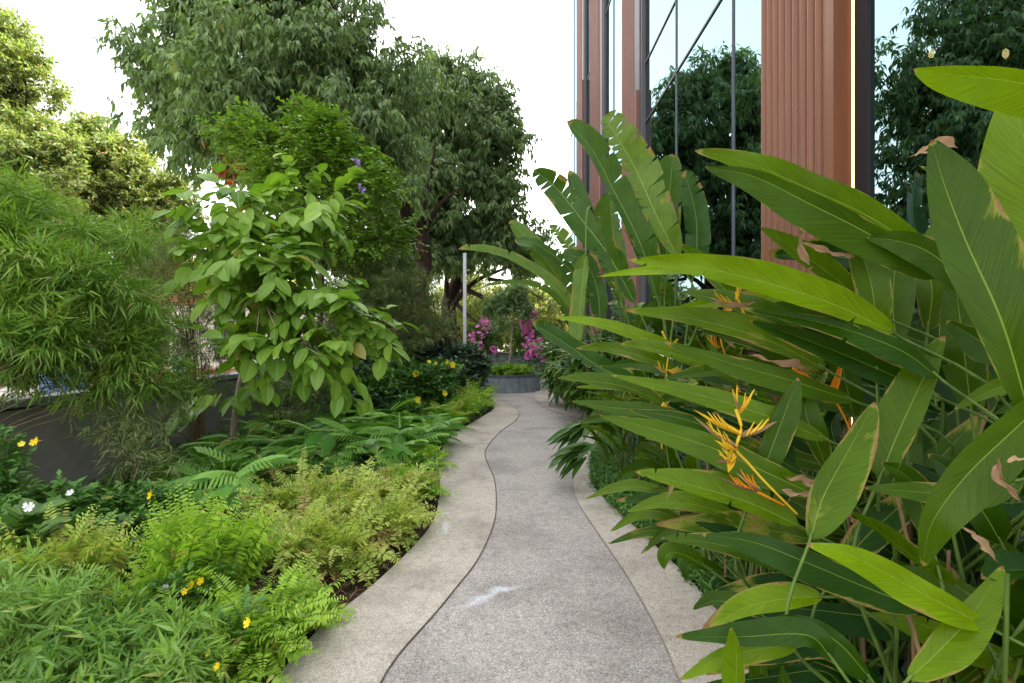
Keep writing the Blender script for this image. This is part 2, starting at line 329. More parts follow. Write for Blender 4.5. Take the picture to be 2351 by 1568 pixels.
# ------------------------------------------------------------------ leaf templates (length along +Y, face up +Z)
def blade(n, prof, fold=.25, droop=.12, tw=0):
    V=[]; UV=[]; Fc=[]
    for i in range(n+1):
        y=i/n; w=prof(y); z=-droop*y*y
        V += [(-w, y, z+fold*w), (0, y, z), (w, y, z+fold*w)]; UV += [(y, 0), (y, .5), (y, 1)]
    for i in range(n):
        a=i*3; b=a+3; Fc += [(a, a+1, b+1, b), (a+1, a+2, b+2, b+1)]
    return np.array(V, float), np.array(Fc), np.array(UV, float)
def kite(w, at=.42, fold=.2, droop=.12):
    V=[(0,0,0),(-w,at,fold*w-droop*at*at),(0,at,-droop*at*at),(w,at,fold*w-droop*at*at),(0,1,-droop)]
    return np.array(V,float), np.array([(0,2,1),(0,3,2),(1,2,4),(2,3,4)]), np.array([(0,.5),(at,0),(at,.5),(at,1),(1,.5)],float)
TP={}
TP['kite']=kite(.16,.4,.3,.22); TP['oval']=kite(.25,.45,.2,.18)
TP['narrow']=kite(.065,.3,.3,.16); TP['narrow2']=blade(3,lambda y:.07*math.sin(math.pi*min(1,(y*.93+.07))**.75)+.002,.3,.28)
TP['narrow_wide']=kite(.105,.32,.3,.2)
TP['round']=kite(.42,.55,.15,.1)
TP['broad']=blade(6,lambda y:.285*max(0.0,math.sin(math.pi*y**.86))**.72+.004,.20,.20)
TP['ging']=blade(5,lambda y:.12*math.sin(math.pi*y**.8)**.8+.003,.25,.30)
TP['pinna']=(np.array([(-.0,0,0),(-.14,.30,.03),(.14,.26,.03),(-.12,.68,.0),(.11,.62,.02),(0,1,-.10)],float),np.array([(0,2,1),(1,2,3),(2,4,3),(3,4,5)]),np.zeros((6,2)))
def flower5(k=5, w=.5, cup=.35):
    V=[(0,0,0)]; Fc=[]
    for i in range(k):
        a=i/k*2*math.pi; o=len(V)
        for da,r,z in ((-w*1.2,.55,cup*.7),(-w*.75,1.0,cup),(w*.75,1.0,cup),(w*1.2,.55,cup*.7)):
            V.append((math.cos(a+da)*r,math.sin(a+da)*r,z))
        Fc += [(0,o,o+1),(0,o+1,o+2),(0,o+2,o+3)]
    V.append((0,0,-.9)); V += [(.13,0,0),(-.07,.12,0),(-.07,-.12,0)]; n=len(V)
    Fc += [(n-4,n-3,n-2),(n-4,n-2,n-1),(n-4,n-1,n-3)]
    return np.array(V,float),np.array(Fc),np.zeros((len(V),2))
TP['flower']=flower5()
TP['petal']=kite(.3,.5,.3,.1)
def lobed():
    """a deeply cut leaf: strip along the rib with finger lobes each side"""
    V=[];UV=[];Fc=[]
    n=9
    for i in range(n+1):
        y=i/n; V += [(-.035*(1-y*.6),y,0),(.035*(1-y*.6),y,0)]; UV += [(y,.45),(y,.55)]
    for i in range(n): Fc.append((2*i,2*i+1,2*i+3,2*i+2))
    for i in range(n):
        for s in (-1,1):
            y=(i+.5)/n; L=(.16+.34*math.sin(math.pi*(.22+.72*(1-y)))); fw=.55+1.0*y; o=len(V)
            d=np.array([s*1.0,fw*.8]); d/=np.linalg.norm(d); q=np.array([-d[1],d[0]])*s
            for (t,w) in ((0,.034),(.45,.024),(.8,.024),(1,.006)):
                c=np.array([0,y-.03])+d*L*t
                for e in (-1,1):
                    pnt=c+q*w*e; V.append((pnt[0],pnt[1],.08*t-.16*t*t-.02*e)); UV.append((t,.6 if e>0 else .9))
            for k in range(3): Fc.append((o+2*k,o+2*k+1,o+2*k+3,o+2*k+2))
    V=np.array(V,float); V[:,2]-=.22*V[:,1]**2
    return V,np.array(Fc),np.array(UV,float)
TP['lobed']=lobed()

def frames(dirv, up):
    y=nrm(dirv); x=nrm(np.cross(y, up)); z=np.cross(x, y); return np.stack([x,y,z],2)
def rsph(rs,n): return nrm(rs.normal(size=(n,3)))

def lobepts(rs, lobes, n, shell=.55, lump=.18):
    """points spread through the crown's lobes, more towards the outside"""
    C=np.array([l[0] for l in lobes]); R=np.array([l[1] for l in lobes],float)
    if R.ndim==1: R=np.stack([R,R,R],1)
    wt=(R[:,0]*R[:,2]); wt=wt/wt.sum(); k=rs.choice(len(lobes),n,p=wt)
    d=rsph(rs,n); ph=rs.rand(3)*6
    r=(shell+(1-shell)*rs.rand(n)**.8)*(1+lump*np.sin(d[:,0]*5+ph[0]+k)*np.sin(d[:,1]*5+ph[1])+lump*np.sin(d[:,2]*7+ph[2]+k*2))
    return C[k]+d*R[k]*r[:,None], d, k

def sprays(mb, rs, P, Dn, tpl, nleaf, tlen, ll, spread=.9, droop=.3, fwd=.5, upn=.6, wscale=1, tr=(0,1), old=.02, clump=None, flat=False, mi=0, hang=0.):
    n=len(P); Dn=nrm(Dn); A=nrm(np.cross(Dn,np.array([0,0,1.])+rs.normal(size=(n,3))*.15)); B=np.cross(A,Dn)
    base=rs.rand(n) if clump is None else clump
    for k in range(nleaf):
        t=(k+.6)/nleaf; pos=P+Dn*(tlen*t)[:,None] if np.ndim(tlen) else P+Dn*tlen*t
        tl=tlen if not np.ndim(tlen) else tlen[:,None]
        pos=pos-np.array([0,0,1.])*hang*(t*t)*tl
        if flat: s=(1 if k%2 else -1); side=A*s+B*rs.normal(size=(n,1))*.15
        else:
            ph=(k*2.4+rs.rand(n)*.9)[:,None]; side=A*np.cos(ph)+B*np.sin(ph)
        dr=Dn*fwd*(1+.8*t)+side*spread+rs.normal(size=(n,3))*.18; dr[:,2]-=droop*(1+.5*rs.rand(n))
        up=np.array([0,0,1.])*upn+Dn*.35+rs.normal(size=(n,3))*.35
        S=ll[0]+(ll[1]-ll[0])*rs.rand(n); S3=np.stack([S*wscale*(.85+.3*rs.rand(n)),S,S],1)
        T=np.zeros((n,3)); T[:,0]=np.clip(tr[0]+(tr[1]-tr[0])*(.55*base+.45*rs.rand(n)),0,1)
        T[:,1]=(rs.rand(n)<old)*(.5+.5*rs.rand(n)); T[:,2]=rs.rand(n)
        mb.inst(tpl,pos,frames(dr,up),S3,T,mi)

def LB(*a):      # lobes from sightings: (px,py,rpx,Y[,squash])
    out=[]
    for l in a:
        px,py,r,Y=l[:4]; R=r/F*Y; q=l[4] if len(l)>4 else 1.0
        out.append((D(px,py,Y),(R,R*1.0,R*q)))
    return out

def limbs(mb, rs, base, trunk, lobes, r0, nsub=6, k=8, sub_r=.012):
    """a tapering trunk (list of points) and limbs curving from it into every lobe"""
    T=spline([base]+list(trunk),14); rr=np.linspace(r0,r0*.62,14); rr[0]*=1.35; mb.tube(T,rr,k+3,wob=.14,rs=rs)
    for (c,R) in lobes:
        d=np.linalg.norm(T-c,axis=1)+np.abs(np.arange(14)-11)*.12*r0*10; j=int(np.argmin(d[5:]))+5
        s=T[j]; mid=(s+c)/2+np.array([0,0,.12])*np.linalg.norm(c-s)+rs.normal(size=3)*.06*np.linalg.norm(c-s)
        q=spline([s,mid,c],9); mb.tube(q,np.linspace(min(rr[j]*.62,r0*.5),r0*.10,9),k-1,wob=.12,rs=rs)
        for _ in range(nsub):
            e=c+rsph(rs,1)[0]*np.array(R)*(.7+.25*rs.rand()); s2=q[rs.randint(4,9)]
            m2=(s2+e)/2+rs.normal(size=3)*.08*np.linalg.norm(e-s2)
            mb.tube(spline([s2,m2,e],5),np.linspace(r0*.10+sub_r*.4,sub_r*.35,5),5)

def tree(name,label,cat,base,trunk,lobes,r0,bark,leafm,tpl,ntw,nleaf,tlen,ll,seed,group=None,shell=.5,nsub=6,clumps=True,sub_r=.012,nclump=18,parts=('trunk','crown'),lump=.18,**kw):
    rs=np.random.RandomState(seed); t=thing(name,label,cat,base,group)
    mb=MB(); limbs(mb,rs,np.array(base,float),trunk,lobes,r0,nsub,sub_r=sub_r); mb.build(parts[0],bark,t,True)
    sub=[]
    for (c,Rr) in lobes:          # each lobe breaks into leaf clumps with air between them
        Rr=np.array(Rr,float)
        for _ in range(nclump):
            dd=rsph(rs,1)[0]; dd[2]+=.25; q=.25+.62*rs.rand()**.6; rr=.24+.16*rs.rand()
            sub.append((c+nrm(dd)*Rr*q,tuple(Rr*rr*np.array([1.1,1.1,.8]))))
    P,d,kk=lobepts(rs,sub,ntw,shell,lump); mb=MB()
    Dn=nrm(d+np.array([0,0,-.05])+rs.normal(size=d.shape)*.55)
    cl=np.clip(.5+.32*np.sin(P[:,0]*2.3+seed)*np.sin(P[:,2]*2.1)+rs.normal(size=ntw)*.25,0,1)
    sprays(mb,rs,P,Dn,tpl,nleaf,tlen,ll,clump=cl,**kw); mb.build(parts[1],leafm,t)
    return t

def shrub(name,label,cat,base,lobes,leafm,tpl,ntw,nleaf,tlen,ll,seed,stem=None,nst=9,rst=.008,group=None,shell=.35,flowers=None,lump=.2,dirmix=(.5,.5),stempart='stems',nclump=0,**kw):
    """stems fan from the base into the lobes; flowers = (material, name, [(px,py,Y,size)...])"""
    rs=np.random.RandomState(seed); base=np.array(base,float); t=thing(name,label,cat,base,group)
    mb=MB()
    for i in range(nst):
        c,R=lobes[i%len(lobes)]; e=c+rsph(rs,1)[0]*np.array(R)*.7*rs.rand(); b=base+np.array([rs.normal()*.06,rs.normal()*.06,0])
        m=b*.45+e*.55+np.array([0,0,.10])*np.linalg.norm(e-b)+(b-e)*np.array([.2,.2,0])
        mb.tube(spline([b,m,e],8),np.linspace(rst,rst*.35,8),5)
    mb.build(stempart,stem or M['stem_brown'],t,True)
    if nclump:
        sub=[]
        for (c,Rr) in lobes:
            Rr=np.array(Rr,float)
            for _ in range(nclump):
                q=.2+.95*rs.rand()**.7; rr=.16+.16*rs.rand(); sub.append((c+rsph(rs,1)[0]*Rr*q,tuple(Rr*rr*np.array([1.4,1.3,.7]))))
        P,d,kk=lobepts(rs,sub,ntw,.1,lump)
    else: P,d,kk=lobepts(rs,lobes,ntw,shell,lump)
    mb=MB()
    Dn=nrm(d*dirmix[0]+np.array([0,0,dirmix[1]])+rs.normal(size=d.shape)*.4)
    cl=np.clip(.5+.3*np.sin(P[:,0]*5+seed)*np.sin(P[:,2]*5)+rs.normal(size=ntw)*.22,0,1)
    sprays(mb,rs,P,Dn,tpl,nleaf,tlen,ll,clump=cl,**kw); mb.build('foliage',leafm,t)
    if flowers:
        for (mat,nm,lst) in flowers:
            for (px,py,Y,s) in lst:
                f=MB(); c=D(px,py,Y); dr=nrm(np.array([[rs.normal()*.4,-.8,rs.rand()*.8]]))
                R=frames(np.cross(dr,rsph(rs,1)),dr); f.inst(TP['flower'],c[None],R,np.array([s]),np.array([[rs.rand(),0,0]]))
                f.build(nm,mat,t)
    return t

# ------------------------------------------------------------------ ground, path, borders, beds
def sheet(name, pts, z, mat):
    mb=MB(); P=np.array([(x,y,z) for x,y in pts]); mb.raw(P,[tuple(range(len(P)))]); return struct(mb.build(name,mat))
def soft(a, z, n): return spline([(x,y,z) for y,x in a], n)
YS=np.linspace(-1.5,17.0,150)
def curve(tab):
    q=spline([(y,x) for y,x in tab],400); return np.interp(YS,q[:,0],q[:,1])
LJ=curve([(-1.5,-.9),(0,-.75),(1.5,-.66),(2.4,-.61),(2.66,-.56),(3.0,-.45),(3.32,-.36),(3.79,-.24),(4.52,-.155),(5.14,-.155),(5.95,-.205),(7.07,-.364),(7.8,-.369),(9.1,-.197),(10.4,.083),(11.7,.14),(13.3,-.175),(14.9,-.64),(17,-1.2)])
LO=curve([(-1.5,-1.5),(0,-1.3),(1.5,-1.18),(2.4,-1.12),(2.89,-1.06),(3.44,-.89),(4.36,-.71),(5.2,-.74),(5.95,-.84),(7.07,-1.02),(8.7,-1.02),(10.7,-.66),(12.45,-.43),(14,-.75),(15,-1.3),(17,-1.9)])
RJ=curve([(-1.5,.9),(0,.85),(1.5,.80),(2.4,.785),(2.66,.80),(3.0,.80),(3.57,.775),(4.31,.71),(5.14,.65),(5.77,.69),(6.8,.87),(8.3,1.16),(9.6,1.42),(10.6,1.42),(11.3,1.12),(12.45,.79),(14.35,.64),(16.2,.74),(17,.85)])
RO=curve([(-1.5,1.35),(0,1.3),(1.5,1.22),(2.4,1.19),(2.96,1.22),(3.64,1.17),(4.75,1.01),(5.6,.90),(6.3,.97),(7.07,1.10),(8.3,1.42),(9.6,1.78),(10.8,1.98),(12,1.80),(13.3,1.45),(15,1.36),(17,1.4)])
def ribbon(name, a, b, z, mat, thick=0., y=YS, kind=True):
    mb=MB(); n=len(y)
    V=np.vstack([np.stack([a,y,np.full(n,z)],1),np.stack([b,y,np.full(n,z)],1)])
    mb.raw(V,[(i,n+i,n+i+1,i+1) for i in range(n-1)])
    if thick:
        for e,s in ((a,1),(b,-1)):
            W=np.vstack([np.stack([e,y,np.full(n,z)],1),np.stack([e,y,np.full(n,z-thick)],1)])
            mb.raw(W,[(i,n+i,n+i+1,i+1) for i in range(n-1)])
    o=mb.build(name,mat); return struct(o) if kind else o
g=MB(); g.raw([(-900,-900,-.14),(900,-900,-.14),(900,900,-.14),(-900,900,-.14)],[(0,1,2,3)]); struct(g.build('ground',M['earth']))
def bump_bed(name,x0f,x1f,y0,y1,z,nx,ny,seed,amp=.03):
    rs=np.random.RandomState(seed); ys=np.linspace(y0,y1,ny); V=[]
    for y in ys:
        a=x0f(y); b=x1f(y)
        for i in range(nx):
            x=a+(b-a)*i/(nx-1); e=min(i,nx-1-i)>0
            V.append((x,y,z+(amp*(rs.rand()-.4)+.03*math.sin(x*3)*math.sin(y*2) if e else -.02)))
    Fc=[(j*nx+i,j*nx+i+1,(j+1)*nx+i+1,(j+1)*nx+i) for j in range(ny-1) for i in range(nx-1)]
    mb=MB(); mb.raw(V,Fc); return struct(mb.build(name,M['soil'],smooth=True))
bump_bed('soil_bed',lambda y:-4.79,lambda y:np.interp(y,YS,LO)+.01,-1.5,17,-.05,60,220,1)
bump_bed('soil_bed',lambda y:np.interp(y,YS,RO)-.01,lambda y:4.42,-1.5,17,-.05,50,220,2)
bump_bed('soil_bed',lambda y:-4.79,lambda y:-1.5,17.004,34,-.05,30,60,3)
ribbon('path',LJ,RJ,0.0,M['path'])
ribbon('path_border',LO,LJ-.008,.006,M['border'],.11)
ribbon('path_border',RJ+.006,RO,.006,M['border'],.11)
ribbon('path_joint',LJ-.005,LJ+.002,.009,M['joint'])
ribbon('path_joint',RJ-.003,RJ+.006,.0085,noisemat('pale_joint',(.20,.17,.14),(.34,.30,.25),20))
sheet('path',[(-1.6,17.004),(4.42,17.004),(4.42,40),(-1.5,40)],-.004,M['path'])
# street beyond the garden wall
sheet('street_pavement',[(-40,-6),(-5.3,-6),(-5.3,60),(-40,60)],-.09,noisemat('pale_paving',(.34,.31,.28),(.50,.47,.43),3,.9))

# ------------------------------------------------------------------ garden wall on the left
w=thing('garden_wall','low dark grey rendered garden wall with a smooth pale coping, behind the left bed','wall',(-4.95,6,-.1))
WL=spline([(-4.86,-3,0),(-4.86,4,0),(-4.76,7,0),(-4.86,9,0),(-5.0,12,0),(-5.2,18,0),(-5.6,34,0)],60)
def wallstrip(off0,off1,z0,z1,name,mat):
    mb=MB(); n=len(WL); rows=[]
    for o_,z_ in ((off0,z0),(off0,z1),(off1,z1),(off1,z0)): rows.append(WL+np.array([o_,0,z_]))
    V=np.vstack(rows); Fc=[]
    for r in range(4):
        r2=(r+1)%4
        for i in range(n-1): Fc.append((r*n+i,r*n+i+1,r2*n+i+1,r2*n+i))
    mb.raw(V,Fc); mb.raw(V[[0,n,2*n,3*n]],[(0,1,2,3)]); return mb.build(name,mat,w)
wallstrip(0,-.22,-.12,.93,'wall_body',M['wall']); wallstrip(.015,-.30,.955,1.03,'coping',M['cap']); wallstrip(-.03,-.2,.932,.953,'shadow_gap',M['frame'])
# wire fence just beyond
fn=thing('wire_fence','thin wire mesh fence on slim posts just beyond the grey garden wall','fence',(-5.5,6,-.09))
mb=MB()
for y in np.arange(2.5,16,.11): mb.tube([(-5.5,y,-.09),(-5.5,y,1.95)],.0035,4)
for z in np.arange(.1,1.96,.16): mb.tube([(-5.5,2.5,z),(-5.5,16,z)],.0035,4)
mb.build('mesh',M['wire'],fn)
for y in (2.5,5.2,7.9,10.6,13.3,16.0):
    mb=MB(); mb.box((-5.57,y-.03,-.09),(-5.515,y+.03,2.02)); mb.build('post',M['wire'],fn)

# street things seen in scraps between the bamboo
sh=thing('street_shop','low cream plaster shop with an orange brick base across the street behind the bamboo','building',(-15,21,-.09))
mb=MB(); mb.box((-24,20,-.09),(-7.2,26,3.1)); mb.build('wall',M['cream'],sh)
mb=MB(); mb.box((-24.3,19.7,3.102),(-7,26.3,3.4)); mb.build('roof',M['brick'],sh)
mb=MB(); mb.box((-24,19.93,-.088),(-7.25,19.997,.55)); mb.build('plinth',M['brick'],sh)
for i,x in enumerate((-22,-18.5,-15,-11.6)):
    mb=MB(); mb.box((x,19.95,.9),(x+1.6,19.995,2.4)); q=mb.build('window',M['frame'],sh)
    mb=MB(); mb.box((x+.75,19.93,.9),(x+.85,19.949,2.4)); mb.build('mullion',M['whitepaint'],q)
rs=np.random.RandomState(5)
st=thing('brick_stack','heap of orange bricks lying on the paving just beyond the garden wall','bricks',(-6.4,7.4,-.09))
mb=MB()
for i in range(34):
    x=-6.9+rs.rand()*.8; y=5.6+rs.rand()*2.6; z=-.09+.07*rs.randint(0,9); a=np.array([x,y,z]); mb.box(a,a+np.array([.11,.22,.065]))
mb.build('bricks',M['brick'],st)
bp=thing('blue_board','pale blue board on a white frame standing beyond the wire fence','board',(-7.9,12,-.09))
mb=MB(); c0=D(398,862,12); c1=D(421,818,12); mb.box((c0[0],12,c0[2]),(c1[0],12.04,c1[2])); mb.build('board',M['bluepaint'],bp)
mb=MB()
for x in (c0[0]-.05,c1[0]+.01): mb.box((x,11.99,-.09),(x+.04,12.05,c1[2]+.3))
mb.box((c0[0]-.05,11.992,c1[2]+.31),(c1[0]+.05,12.048,c1[2]+.36)); mb.build('frame',M['whitepaint'],bp)
tp=thing('blue_barrel','dark blue plastic barrel standing beyond the garden wall behind the nearest bamboo','barrel',(-6.9,7.9,-.09))
mb=MB(); zz=np.array([0,.03,.3,.31,.33,.6,.61,.63,.9,.93]); rr=np.array([.27,.29,.30,.31,.30,.30,.31,.30,.29,.26]); mb.tube([(-6.9,7.9,-.09+z*1.5) for z in zz],rr,20); mb.build('drum',M['bluetarp'],tp,True)
mb=MB(); mb.tube([(-6.9,7.9,1.31),(-6.9,7.9,1.34)],.24,20); mb.build('lid',M['frame'],tp)

# ------------------------------------------------------------------ building
FX=4.5; OX=4.25; TOP=31.0
b=thing('glass_building','tall reflective glass building with ribbed terracotta pillars along the right of the path','building',(4.5,20,-.1))
pill=[(6.82,8.85,0,TOP),(17.5,20.1,0,TOP),(24.7,28.0,0,TOP),(31.1,34.0,0,TOP)]
gaps=[(-3,6.42),(8.9,17.2),(20.1,24.4),(28.0,30.8),(34.0,39.6)]
TZ=[-.1,2.95,5.95,8.95,10.95,14.2,17.4,20.6,23.8,27.0,TOP]
vm={0:[-3,1.6,6.42],1:[8.9,10.4,14.0,17.2],2:[20.1,22.6,24.4],3:[28.0,29.6,30.8],4:[34.0,36.8,39.6]}
for gi in range(5):
    ys=vm[gi]
    for i in range(len(ys)-1):
        g=MB(); z=TOP; g.raw([(FX,ys[i],-.1),(FX,ys[i+1],-.1),(FX,ys[i+1],z),(FX,ys[i],z)],[(0,1,2,3)]); g.build('window',M['glass'],b)
    for y in ys[1:-1] if gi else []:
        g=MB(); g.box((FX-.03,y-.016,-.1),(FX-.003,y+.016,TOP),0); g.box((FX-.012,y-.05,-.1),(FX-.003,y-.017,TOP),1)
        g.build('mullion',[M['frame_grey'],M['blade_blue']],b)
    for z in ((8.95,10.95) if gi==1 else (9.6,17.2) if gi else ()):
        g=MB(); g.box((FX-.03,ys[0]+.003,z-.025),(FX-.004,ys[-1]-.003,z+.025)); g.build('transom',M['frame_grey'],b)
def pillar(y0,y1,z0,z1,ox,nfl,mat,endw=.0,step=None):
    """ribs run up the face; near end face is smooth"""
    g=MB(); n=nfl; w_=(y1-y0)/n; prof=[(ox+.13,y0)]; r_=w_*.41
    for i in range(n):
        for k in range(13):
            a=k/12*math.pi; prof.append((ox+.15-math.sin(a)*r_*1.5,y0+w_*(i+.5)-math.cos(a)*r_))
        prof += [(ox+.21,y0+w_*(i+.5)+r_+.001),(ox+.21,y0+w_*(i+1.5)-r_-.001)] if i<n-1 else []
    m=len(prof); V=[(x,y,z0) for x,y in prof]+[(x,y,z1) for x,y in prof]
    g.raw(V,[(i,m+i,m+i+1,i+1) for i in range(m-1)]); g.build('ribbed_cladding',mat,b)
    g=MB(); g.box((ox+.215,y0,z0),(FX+.3,y1,z1)); g.build('pillar_core',mat,b)
pillar(6.92,8.88,-.1,TOP,OX,10,M['terra'])
g=MB(); g.box((OX-.02,6.74,-.1),(OX+.07,6.915,TOP)); g.box((OX+.07,6.74,-.1),(FX-.045,6.91,TOP)); g.build('end_panel',M['terra'],b)
g=MB(); g.box((FX-.026,6.715,-.1),(FX-.010,6.75,TOP)); g.build('light_strip',M['led'],b)
g=MB(); g.box((FX-.02,6.58,-.1),(FX+.3,6.69,TOP)); g.box((FX-.05,6.42,-.1),(FX+.28,6.575,TOP)); g.box((FX-.005,6.50,-.1),(FX+.2,6.577,TOP)); g.build('window_frame',M['frame'],b)
for (y0,y1,zs) in ((17.5,20.1,10.2),(24.7,28.0,9.7),(31.1,34.0,17.5)):
    pillar(y0+.12,y1,-.1,zs,OX,12,M['terra_pink']); pillar(y0+.65,y1,zs+.01,TOP,OX+.01,10,M['terra_pink'])
    g=MB(); g.box((OX-.015,y0,-.1),(OX+.06,y0+.115,zs)); g.box((OX+.061,y0,-.1),(FX-.01,y0+.11,zs)); g.build('end_panel',M['terra_pink'],b)
    g=MB(); g.box((OX+.08,y0+.02,zs+.01),(FX-.002,y0+.64,TOP)); g.build('recess_frame',M['frame_grey'],b)
    g=MB(); g.box((FX-.13,y0-.28,-.1),(FX-.004,y0-.003,TOP)); g.box((FX-.17,y0-.10,-.1),(FX-.131,y0-.003,TOP)); g.build('window_frame',M['frame_grey'],b)
g=MB()
g.box((FX+.31,-3,-.1),(FX+6,39.6,.02)); g.build('floor',M['room_floor'],b)
g=MB(); g.box((FX+6.01,-3,-.1),(FX+14,39.6,TOP)); g.box((FX+.02,39.61,-.1),(FX+6,39.9,TOP)); g.box((FX,-3.3,-.1),(FX+6,-3.01,TOP)); g.build('inner_wall',M['room'],b)
for z in (7.2,11.6,16,20.4,24.8):
    g=MB(); g.box((FX+.35,-3,z),(FX+6,39.6,z+.35)); g.build('ceiling',M['room'],b)
g=MB(); g.box((FX-.1,-3.3,TOP+.002),(FX+14,39.9,TOP+.6)); g.build('roof',M['concrete'],b)
# pendant lamps inside
for (x,lab) in ((6.2,'left of the two glowing bare pendant bulbs inside the right hand window'),(7.30,'right of the two glowing bare pendant bulbs inside the right hand window')):
    y=7.57; z=5.86; t=thing('pendant_lamp',lab,'lamp',(x,y,7.2),'pendant bulbs inside the building')
    g=MB(); g.tube([(x,y,7.2),(x,y,z+.14)],.008,5); g.build('cord',M['cord'],t)
    g=MB(); g.tube([(x,y,z+.14),(x,y,z+.07)],[.02,.03],10); g.build('socket',M['cord'],t)
    g=MB(); aa=np.linspace(.25,math.pi-.05,9); g.tube([(x,y,z+.07*math.cos(a)) for a in aa],np.sin(aa)*.036+.004,12); g.build('bulb',M['bulb'],t,True)

# ------------------------------------------------------------------ planters, pole
def planter(c,r,h,label,seed):
    t=thing('round_planter',label,'planter',(c[0],c[1],-.004))
    mb=MB(); k=64; an=np.arange(k)/k*2*np.pi
    def ring(rr,z): return np.stack([c[0]+rr*np.cos(an),c[1]+rr*np.sin(an),np.full(k,z)],1)
    V=np.vstack([ring(r,-.1),ring(r,h-.05),ring(r-.12,h-.05),ring(r-.12,h-.2)])
    Fc=[(q*k+i,q*k+(i+1)%k,(q+1)*k+(i+1)%k,(q+1)*k+i) for q in range(3) for i in range(k)]; mb.raw(V,Fc); mb.build('side_wall',M['slate'],t)
    mb=MB(); V=np.vstack([ring(r+.03,h-.052),ring(r+.03,h),ring(r-.15,h),ring(r-.15,h-.052)])
    Fc=[(q*k+i,q*k+(i+1)%k,((q+1)%4)*k+(i+1)%k,((q+1)%4)*k+i) for q in range(4) for i in range(k)]; mb.raw(V,Fc); mb.build('rim',M['slate_rim'],t)
    mb=MB(); mb.raw(np.vstack([ring(r-.13,h-.07),[[c[0],c[1],h-.01]]]),[(i,(i+1)%k,k) for i in range(k)]); mb.build('soil',noisemat('reddish_soil',(.12,.07,.045),(.34,.22,.15),14),t,True)
    return t
planter((-.33,17.0),1.27,.55,'low round slate planter at the end of the path, holding ferns and a small tree',1)
planter((-.2,23.4),1.75,1.12,'taller round slate planter standing behind the low fern planter',2)
p0=D(1067,800,13.6)
t=thing('lamp_pole','slim pale grey square metal pole standing in the shrubs left of the round planter','pole',(p0[0],13.6,-.06))
mb=MB(); mb.box((p0[0]-.042,13.56,.02),(p0[0]+.042,13.64,D(0,583,13.6)[2])); mb.build('shaft',M['pole'],t)
mb=MB(); mb.box((p0[0]-.1,13.5,-.06),(p0[0]+.1,13.7,.018)); mb.build('base_plate',M['pole'],t)
mb=MB(); zt=D(0,583,13.6)[2]; mb.box((p0[0]-.047,13.555,zt+.001),(p0[0]+.047,13.645,zt+.02)); mb.build('cap',M['pole'],t)

# ------------------------------------------------------------------ big trees
tree('broadleaf_tree','largest tree, dark trunk and huge drooping green crown rising out of frame left of centre','tree',(-3.0,17,-.1),
    [D(965,700,17),D(975,600,17),D(960,520,16.6),D(880,430,16.2)],
    LB((420,190,150,15.5),(600,60,190,16),(760,140,190,16),(470,330,110,14.5),(640,290,150,15),(360,150,72,15),(400,260,110,15),(820,300,150,15.5),(700,-60,180,16.5),(520,-30,150,16.5),(880,200,120,16.5),(400,70,60,15.5),(430,-60,90,16),(560,160,160,14),(900,400,120,16),(560,390,60,14),(760,430,110,15.5),(700,-220,190,17)),
    .30,M['bark_red'],M['L_tree'],TP['kite'],9000,8,.34,(.20,.34),11,shell=.42,nsub=7,sub_r=.02,spread=.65,droop=.75,fwd=.35,old=.004,hang=.2)
tree('broadleaf_tree','second tall dark tree with twisting black trunk, right of the largest tree','tree',(-3.75,32.4,-.1),
    [D(1030,700,32.37),D(1050,640,32.04),D(1035,560,31.54),D(1010,470,30.71)],
    LB((1060,240,120,30.71),(960,320,130,30.38),(1110,330,100,30.71),(1020,430,130,29.88),(1120,470,85,30.71),(920,480,120,29.55),(960,210,80,30.71),(1140,250,60,31.54),(1010,170,60,31.54),(1090,190,70,31.54),(1170,320,45,31.54),(980,560,90,29.22),(900,545,90,27),(930,600,60,28),(1010,590,65,29),(1130,550,80,31),(1210,590,60,31.5),(1080,560,90,30.71),(1190,570,75,32.37),(1160,410,60,31.54)),
    .50,M['bark'],M['L_tree'],TP['kite'],6800,8,.55,(.34,.54),12,shell=.42,nsub=7,sub_r=.03,spread=.65,droop=.75,fwd=.35,old=.003,hang=.2)
t=bpy.data.objects['broadleaf_tree.001']; mb=MB(); rs=np.random.RandomState(3)
for pts,r0 in (([(1040,700,31.54),(1085,560+90,31.21),(1150,620,30.54),(1215,600,29.88)],0.21),([(1060,660,31.54),(1120,690,30.54),(1180,745,29.55),(1230,760,29.05)],0.18),([(1035,740,31.87),(1025,640,31.21),(1050,590,30.71),(1100,560,30.88)],0.21),
      ([(1120,640,30.71),(1180,650,30.21),(1250,690,29.88)],0.11),([(1050,700,31.54),(1095,740,30.38),(1150,760,30.21)],0.14)):
    mb.tube(spline([D(*q) for q in pts],14),np.linspace(r0,.02,14),8,wob=.15,rs=rs)
mb.build('low_limb',M['bark'],t,True)
t=bpy.data.objects['broadleaf_tree']; mb=MB()
for pts,r0 in (([(965,560,16.8),(900,450,16),(850,425,15.6),(790,430,15.4)],.13),([(968,540,16.8),(1010,470,16.6),(1060,430,16.4)],.12),([(960,600,16.8),(985,430,16.8),(1000,330,17)],.14)):
    mb.tube(spline([D(*q) for q in pts],12),np.linspace(r0,.03,12),8,wob=.15,rs=rs)
mb.build('low_limb',M['bark_red'],t,True)
mb=MB(); P,d,kk=lobepts(rs,LB((545,365,26,13.8),(520,400,16,13.8)),80,.2); sprays(mb,rs,P,nrm(d),TP['kite'],8,.2,(.14,.24),spread=.6,droop=.7,fwd=.3); mb.build('withered_leaves',M['russet'],t)

